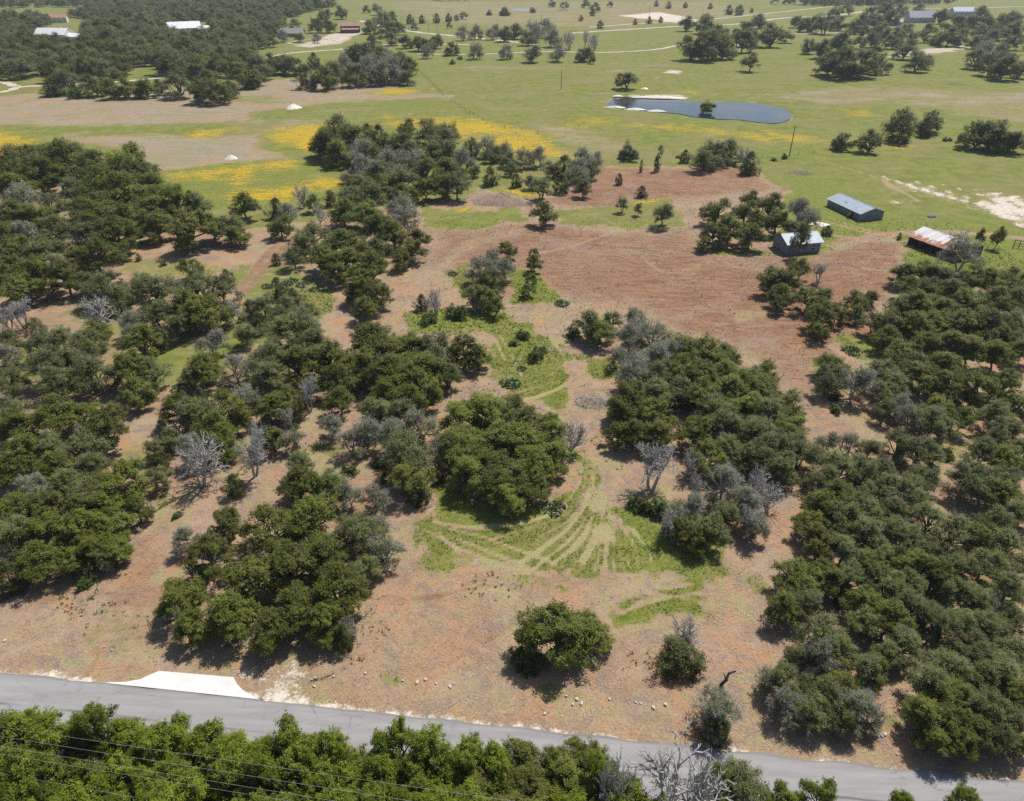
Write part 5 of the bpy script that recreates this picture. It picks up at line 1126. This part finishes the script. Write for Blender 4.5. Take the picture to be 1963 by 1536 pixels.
# ------------------------------------------------------------------ rocks, piles, cactus, small things
def rock_mesh(seed, rough=0.28):
    r = np.random.default_rng(seed); import bmesh
    bm = bmesh.new(); bmesh.ops.create_icosphere(bm, subdivisions=2, radius=1)
    f = r.normal(0, 1, (6, 3)); ph = r.uniform(0, 6.28, 6)
    for v in bm.verts:
        c = np.array(v.co); s = 1 + rough * sum(math.sin(1.8 * float(f[k] @ c) + ph[k]) for k in range(6)) / 3; v.co = Vector(c * s * [1, 0.8, 0.55])
    me = bpy.data.meshes.new("rock"); bm.to_mesh(me); bm.free(); me.materials.append(M['rock']); return me
RM = [rock_mesh(i) for i in range(5)]
rockspots = [(606,1300,.5),(598,1303,.35),(640,1297,.3),(700,1290,.3),(772,1305,.35),(800,1308,.45),(815,1302,.4),(836,1310,.3),(862,1316,.5),(870,1310,.3),(602,1316,.4),(1085,1334,.3),(1105,1340,.5),(1115,1348,.45),(1098,1350,.35),(1168,1340,.35),(1218,1346,.4),(1228,1349,.35),(1252,1356,.5),(1276,1351,.45),(1044,1368,.4),(1078,1272,.3),(1690,1410,.45),(1697,1408,.4),(1684,1412,.3),(200,1240,.3),(215,1246,.3),(8,1228,.5),(1108,770,.45),(1100,765,.4),(1720,1446,.3)]
for i, (x, y, s) in enumerate(rockspots):
    q = g(x, y); o = link("limestone_rock", RM[i % 5]); o.location = (q[0], q[1], s * 0.12); s *= 0.4; o.scale = (s, s * random.uniform(.7, 1.1), s * random.uniform(.6, 1)); o.location.z = 0.02; o.rotation_euler = (0, 0, random.uniform(0, 6))
    zone = "on the mulch verge between the apron and the lone oak" if x < 900 and x > 500 else ("on the mulch verge below the lone oak" if 1000 < x < 1300 and y > 1200 else "at the verge by the twiggy oak clump" if x > 1500 else "by the tracks beside the round mott" if y < 900 else "on the grassy verge west of the apron")
    tag(o, f"white limestone rock {zone}", "rock", f"limestone rocks {zone}")
def mound(name, px, py, R, h, label, cat="pile", mat='caliche', elong=1.0, yaw=0.0, seed=0):
    r = np.random.default_rng(seed); V = []; n, k = 28, 8
    for i in range(k + 1):
        t = i / k
        for j in range(n):
            a = 6.283 * j / n; rad = R * t * (1 + 0.12 * math.sin(3 * a + seed) + 0.07 * math.sin(7 * a + 2 * seed)); V.append((rad * math.cos(a) * elong, rad * math.sin(a), h * (1 - t) ** 0.9 * (1 + 0.06 * r.normal()) - 0.1 * t))
    Q = [(i * n + j, (i + 1) * n + j, (i + 1) * n + (j + 1) % n, i * n + (j + 1) % n) for i in range(k) for j in range(n)]
    q = g(px, py); o = link(name, mesh_np(name, V, np.array(Q), smooth=True), M[mat]); o.location = (q[0], q[1], -0.02); o.rotation_euler = (0, 0, yaw); tag(o, label, cat); return o
mound("caliche_pile", 563, 207, 3.6, 1.9, "white caliche pile in the dry field nearer the hedgerow", seed=1)
mound("caliche_pile", 443, 304, 2.2, 1.4, "white caliche pile in the dry field above the yellow flowers", seed=2)
mound("caliche_pile", 1571, 430, 2.0, 0.5, "low white caliche heap beside the round cedar", seed=3, elong=1.4)
mound("caliche_bank", 1265, 187, 2.6, 1.0, "white caliche bank heaped on the far shore of the pond", "bank", elong=5.0, yaw=-0.12, seed=4)
mound("caliche_bank", 1184, 184, 1.6, 0.6, "short white caliche heap at the pond's far corner", "bank", elong=1.6, seed=9)
mound("caliche_bank", 1180, 206, 1.4, 0.8, "white caliche bank at the pond's narrow end", "bank", elong=3.6, yaw=-0.15, seed=5)
mound("caliche_bank", 1218, 210, 1.5, 0.8, "white caliche bank between two others on the pond's near shore", "bank", elong=3.2, yaw=-0.1, seed=6)
mound("caliche_bank", 1258, 213, 1.4, 0.7, "white caliche bank on the pond's near shore closest to the willow", "bank", elong=3.0, yaw=-0.1, seed=7)
mound("caliche_pile", 1236, 170, 2.0, 0.7, "small white caliche heap between the flat-topped oak and the pond", seed=12)
mound("earth_bank", 962, 384, 6.0, 2.6, "bulldozed brown earth bank at the edge of the flower strip", "bank", 'earth' if 'earth' in M else 'caliche', elong=1.7, yaw=-0.25, seed=8) if False else None
M['earth'] = mat_plain("bulldozed_earth", (0.20, 0.14, 0.105), (0.34, 0.25, 0.185), 1.1, 0.95, 0.08, bump=0.9, stretch=(2.5, 0.6, 1))
mound("earth_bank", 962, 386, 5.5, 2.4, "bulldozed brown earth bank at the edge of the flower strip", "bank", 'earth', elong=1.8, yaw=-0.25, seed=8)

M['pad'] = mat_plain("cactus_pad", (0.085, 0.125, 0.055), (0.17, 0.215, 0.12), 3, 0.7, 0.3)
def cactus_mesh(seed, n=70):
    import bmesh
    r = np.random.default_rng(seed); bm = bmesh.new()
    for i in range(n):
        a = r.uniform(0, 6.28); d = math.sqrt(r.uniform(0, 1)); z = 0.15 + (1 - d) * r.uniform(0.1, 0.75)
        from mathutils import Matrix, Euler
        mt = Matrix.Translation((d * math.cos(a), d * math.sin(a), z)) @ Euler((r.normal(0, .5), r.normal(0, .5), r.uniform(0, 6.28))).to_matrix().to_4x4() @ Matrix.Diagonal((0.15, 0.035, 0.19, 1))
        bmesh.ops.create_icosphere(bm, subdivisions=1, radius=1, matrix=mt)
    me = bpy.data.meshes.new("prickly_pear"); bm.to_mesh(me); bm.free(); me.materials.append(M['pad']); return me
CM = [cactus_mesh(i) for i in range(3)]
for i, (x, y, s, lab) in enumerate([(978,736,1.7,"prickly pear clump with grey-green pads on the grass by fallen limbs"),(1062,975,1.5,"prickly pear clump at the foot of the round olive mott"),(557,542,1.8,"prickly pear clump largest of those on the mown strips"),(580,547,1.4,"prickly pear clump in the middle of those on the mown strips"),(603,556,1.2,"small prickly pear clump under the tall dark clump"),(511,550,1.2,"prickly pear clump beside the cedar knot"),(1633,674,1.7,"pale prickly pear clump on the grass patch beside red soil"),(1000,707,0.9,"whitish prickly pear clump on the track grass"),(868,526,1.2,"prickly pear clump beside the vine-tangled clump"),(1076,583,1.6,"pale sprawling prickly pear at the bare lot's edge"),(345,745,1.4,"prickly pear clump on bare gap in the mixed thicket")]):
    q = g(x, y); o = link("prickly_pear", CM[i % 3]); o.location = (q[0], q[1], -0.05); o.scale = (s, s, s * 0.8); o.rotation_euler = (0, 0, i * 1.3); tag(o, lab, "cactus", "prickly pear clumps")

def log(px, py, L, rz, label, rad=0.09, mat='dead', seed=0, tilt=0.05, name="fallen_branch"):
    r = np.random.default_rng(seed); sg = Seg(); p = np.array([0., 0, rad * 0.6]); d = np.array([1, 0, tilt])
    for i in range(6):
        d = unit(d + r.normal(0, 0.22, 3) * [1, 1, 0.4]); e = p + d * L / 6; e[2] = max(e[2], 0.03); sg.add(p, e, rad * (1 - i / 8), rad * (1 - (i + 1) / 8), 6)
        if i > 1:
            for _ in range(2): f = e + unit(d + r.normal(0, .8, 3)) * L * 0.18; f[2] = max(f[2], 0.02); sg.add(e, f, rad * 0.45, 0.015, 4)
        p = e
    q = g(px, py); o = link(name, sg.mesh(name), M[mat]); o.location = (q[0], q[1], -0.02); o.rotation_euler = (0, 0, rz); tag(o, label, "branch")
log(185, 1112, 3.0, -0.5, "dark fallen branch on red mulch near the small fallen dead tree", 0.06, 'char', 3)
log(1100, 668, 3.2, 2.6, "curved dead limb rising from the green brush on the grass", 0.10, 'char', 4, 0.5)
log(985, 695, 2.6, 1.2, "dark dead limb beside the prickly pear on the grass", 0.10, 'char', 5, 0.6)
log(1085, 745, 5.0, -0.2, "grey fallen branch lying along the straw tracks", 0.07, 'dead', 6)
log(1880, 1008, 3.6, 0.3, "curved fallen limb on a bare gap in the thick wood", 0.09, 'char', 7)
log(640, 1290, 2.2, -1.9, "thin dark branch on the pale verge below the small cedar", 0.05, 'char', 8)
log(1545, 1428, 2.4, 0.9, "pale stick on the verge by the twiggy oak clump", 0.03, 'dead', 9)
log(860, 1355, 2.0, 0.8, "pale stick on the mulch verge beside the road", 0.03, 'dead', 10)
log(300, 940, 5.0, 0.15, "long pale fallen limb under the leaning dead oak", 0.09, 'dead', 11, 0.25)
def brush(px, py, R, label, seed):
    r = np.random.default_rng(seed); sg = Seg()
    for i in range(260):
        a = r.uniform(0, 6.28); d = R * math.sqrt(r.uniform(0, 1)); p = np.array([d * math.cos(a) * 1.5, d * math.sin(a), r.uniform(0, 0.9) * (1 - d / R) + 0.05]); e = p + unit(r.normal(0, 1, 3) * [1, 1, 0.35]) * r.uniform(0.5, 1.4); e[2] = max(e[2], 0.03); sg.add(p, e, 0.035, 0.012, 3)
    q = g(px, py); o = link("brush_pile", sg.mesh("brush_pile"), M['dead']); o.location = (q[0], q[1], -0.03); tag(o, label, "brush pile")
brush(1535, 332, 2.6, "grey brush pile on the grass above the long metal shed", 1); brush(1835, 162, 3.4, "grey brush pile in the open pasture beyond the pond", 2)
brush(792, 496, 1.6, "small pile of pale cut limbs beside the middle clump", 3); brush(1135, 772, 1.9, "heap of grey chips and limbs on the track crossing", 4); brush(1292, 728, 1.6, "tan brush heap inside the long mott", 5)
sg = Seg(); pts = [(0, 0, 0), (0.05, 0, 1.2), (0.2, 0.05, 2.2), (0.1, 0, 3.0), (0.45, 0, 3.7), (0.6, 0.1, 4.5), (1.2, 0.1, 4.8)]
for i, (a, b_) in enumerate(zip(pts, pts[1:])): sg.add(np.array(a, float), np.array(b_, float), 0.24 - i * 0.025, 0.22 - i * 0.03, 7)
sg.add(np.array(pts[4], float), np.array([0.1, .1, 4.6]), 0.09, 0.03, 5); sg.add(np.array(pts[3], float), np.array([0.7, .1, 3.5]), 0.08, 0.03, 5)
q = g(1371, 1350); o = link("charred_snag", sg.mesh("charred_snag"), M['char']); o.location = (q[0], q[1], -0.1); tag(o, "charred twisted snag standing out of the half-dead roadside oak", "snag")
# blue wheeled bins half hidden behind the hedge
M['bin'] = mat_plain("blue_bin_plastic", (0.02, 0.10, 0.30), (0.03, 0.13, 0.36), 2, 0.45, 0.4)
M['black'] = mat_plain("black_rubber", (0.02, 0.02, 0.02), (0.03, 0.03, 0.03), 2, 0.7)
for i, (dx, lab) in enumerate(((0, "blue wheeled bin behind the hedge, on the concrete apron's side"), (1.05, "blue wheeled bin behind the hedge, with the pale rim"))):
    q = g(497, 1452) + [dx, 0, 0]; o = empty("wheeled_bin", (q[0], q[1], -0.06), 0.4 - i); tag(o, lab, "bin", "blue wheeled bins")
    b = MB(); b.add([(-.24,-.26,.08),(.24,-.26,.08),(.24,.26,.08),(-.24,.26,.08),(-.31,-.36,1.0),(.31,-.36,1.0),(.31,.36,1.0),(-.31,.36,1.0)], [(0,3,2,1),(4,5,6,7),(0,1,5,4),(1,2,6,5),(2,3,7,6),(3,0,4,7)]); b.build("body", M['bin'], o)
    b = MB(); b.slab((-.34,-.4,1.02),(.34,-.4,1.02),(.34,.38,1.1),(-.34,.38,1.1),.05); b.build("lid", M['bin'] if i == 0 else M['trim'], o)
    b = MB(); b.tube((-.25,.42,1.05),(.25,.42,1.05),.025,.025,6); b.build("handle", M['black'], o)
    for s in (-1, 1): b = MB(); b.tube((s*.25,.28,.1),(s*.31,.28,.1),.1,.1,12); b.build("wheel", M['black'], o)
o = empty("water_trough", tuple(g(1786, 416) + [0, 0, -0.08]), 0.2); tag(o, "dark stock trough with white rim in the pasture above the rusty shed", "trough")
b = MB(); b.box(-.9,.9,-.4,.4,0,.55); b.build("tank", M['black'], o)
for q in ((-1,1,-.5,-.4),(-1,1,.4,.5),(-1,-.9,-.4,.4),(.9,1,-.4,.4)): b = MB(); b.box(q[0],q[1],q[2],q[3],.1,.66); b.build("rim_board", M['trim'], o)
# parked car by the brick house
M['car'] = mat_plain("white_car_paint", (0.7, 0.7, 0.7), (0.75, 0.75, 0.75), 1, 0.3, 0.5)
o = empty("parked_car", tuple(g(605, 69) + [0, 0, -0.05]), 0.1); tag(o, "white pickup parked beside the brick house drive", "car")
b = MB(); b.box(-2.7,2.7,-.95,.95,.45,1.05); b.build("body", M['car'], o); b = MB(); b.add([(-.9,-.9,1.05),(1.3,-.9,1.05),(1.3,.9,1.05),(-.9,.9,1.05),(-.6,-.75,1.75),(.8,-.75,1.75),(.8,.75,1.75),(-.6,.75,1.75)], [(0,3,2,1),(4,5,6,7),(0,1,5,4),(1,2,6,5),(2,3,7,6),(3,0,4,7)]); b.build("cab", M['glass'], o)
for x in (-1.7, 1.7):
    for y in (-.95, .8): b = MB(); b.tube((x,y,.38),(x,y+.15,.38),.38,.38,12); b.build("wheel", M['black'], o)

# ------------------------------------------------------------------ grass, straw and weeds (uncountable)
def scatter(n, lo, hi, want, seed, thr=0.5):
    r = np.random.default_rng(seed); X = r.uniform(lo, hi, (n, 2)); w = paint(X); s = sum(w[:, CH[k]] * v for k, v in want.items())
    dr = (X - RA) @ RN; ok = (s + r.normal(0, 0.12, n) > thr) & ~((dr > -0.5) & (dr < 6.6)); ins = poly_sd(np.array(ap), X); return X[ok & (ins > 0.2)], r
def tufts(name, X, r, hgt, wid, nb, mat):
    n = len(X); base = np.repeat(np.column_stack([X, np.full(n, -0.08)]), nb, 0) + r.normal(0, 0.09, (n * nb, 3)) * [1, 1, 0]
    a = r.uniform(0, 6.28, n * nb); s = np.stack([np.cos(a), np.sin(a), 0 * a], 1) * wid * r.uniform(0.6, 1.4, (n * nb, 1))
    tip = base + np.column_stack([r.normal(0, 0.5 * hgt, n * nb), r.normal(0, 0.5 * hgt, n * nb), hgt * r.uniform(0.5, 1.4, n * nb)])
    V = np.stack([base - s, base + s, tip], 1).reshape(-1, 3); T = np.arange(len(V)).reshape(-1, 3)
    tone = np.repeat(np.clip(np.repeat(r.uniform(0.1, 0.9, n), nb) + r.normal(0, .15, n * nb), 0, 1), 3)
    o = link(name, mesh_np(name, V, tris=T, attrs={"tone": tone}), mat); return o
M['grass'] = mat_leaf("grass_blades", (0.120, 0.145, 0.030), (0.285, 0.285, 0.090), trans=0.35, hue=0.0, warm=(0.36, 0.32, 0.15), warm_amt=0.2)
M['straw'] = mat_leaf("straw_chips", (0.20, 0.125, 0.08), (0.56, 0.43, 0.28), trans=0.0, hue=0.0, warm=(0.62, 0.52, 0.36), warm_amt=0.2)
X, r = scatter(90000, (-50, 40), (62, 118), {'green': 1, 'lush': 1}, 11, 0.55)
o = tufts("grass", X, r, 0.15, 0.05, 4, M['grass']); tag(o, "green grass standing between the straw tyre tracks", "grass", kind="stuff")
X, r = scatter(70000, (-45, 118), (118, 200), {'green': 1, 'lush': 1}, 15, 0.5)
X = X[r.uniform(0, 1, len(X)) < np.clip((190 - X[:, 1]) / 70, 0, 0.8)]
o = tufts("meadow_grass", X, r, 0.22, 0.09, 3, M['grass']); tag(o, "tall green grass round the sheds and the lot's grass islands", "grass", kind="stuff")
X, r = scatter(60000, (-52, 36), (62, 100), {'mulch': 1, 'red': 0.8}, 12, 0.45)
n = len(X); a = r.uniform(0, 6.28, n); L = r.uniform(0.06, 0.22, (n, 1)); t = np.stack([np.cos(a), np.sin(a), r.normal(0, .08, n)], 1); b_ = np.stack([-np.sin(a), np.cos(a), 0 * a], 1) * 0.013
c0 = np.column_stack([X, np.full(n, -0.01) + r.uniform(0, .04, n)])
V = np.stack([c0 - t * L - b_, c0 + t * L - b_, c0 + t * L + b_, c0 - t * L + b_], 1).reshape(-1, 3)
o = link("wood_chips", mesh_np("wood_chips", V, np.arange(4 * n).reshape(-1, 4), attrs={"tone": np.repeat(r.uniform(0, 1, n), 4)}), M['straw']); tag(o, "scattered wood chips and straw over the cleared soil", "wood chips", kind="stuff")
X, r = scatter(7000, (-50, 45), (45, 90), {'mulch': 1}, 13, 0.5)
X = X[wobble(X, 0.25, 21) > 0.42]
o = tufts("weeds", X, r, 0.22, 0.07, 7, M['grass']); tag(o, "green weeds sprouting through the mulch", "weeds", kind="stuff")
X, r = scatter(42000, (-30, 92), (105, 215), {'red': 1, 'mulch': 0.6}, 17, 0.5)
n = len(X); s_ = r.uniform(0.04, 0.16, (n, 1)); c0 = np.column_stack([X, np.full(n, -0.05)])
tv = unit(r.normal(0, 1, (n, 3, 3)) * [1, 1, 0.15]); V = np.concatenate([c0[:, None] + tv * s_[:, None] * 1.3, (c0 + np.column_stack([np.zeros((n, 2)), 1.1 * s_]))[:, None]], 1).reshape(-1, 3)
k4 = np.arange(n)[:, None] * 4; T = np.concatenate([k4 + [0, 1, 3], k4 + [1, 2, 3], k4 + [2, 0, 3]])
o = link("clods", mesh_np("clods", V, tris=T, attrs={"tone": np.repeat(r.uniform(0, 1, n) ** 2.2, 4)}), mat_leaf("clod_soil", (0.10, 0.062, 0.045), (0.46, 0.34, 0.25), trans=0.0, hue=0.0, warm=(0.55, 0.48, 0.4))); tag(o, "clods, chips and small stones strewn over the scraped red lot", "clods", kind="stuff")
from collections import Counter
print("TREES", len(TREES), Counter(o.name.split(".")[0] for o in TREES))
print("TRIS", sum(sum(len(p.vertices) - 2 for p in me.polygons) for me in bpy.data.meshes if me.users))
# ------------------------------------------------------------------ air
hz = MB(); hz.box(-2600, 2600, -300, 3200, -8, 75)
hm = bpy.data.materials.new("air_haze"); hm.use_nodes = True; ht = hm.node_tree; ht.nodes.remove(ht.nodes["Principled BSDF"])
pv = ht.nodes.new("ShaderNodeVolumePrincipled"); pv.inputs["Color"].default_value = (0.80, 0.88, 1.0, 1); pv.inputs["Density"].default_value = 0.00011; pv.inputs["Anisotropy"].default_value = 0.2
ht.links.new(pv.outputs[0], ht.nodes["Material Output"].inputs["Volume"])
haze = hz.build("haze", hm); tag(haze, "thin pale blue summer haze over the land", "haze", kind="stuff")
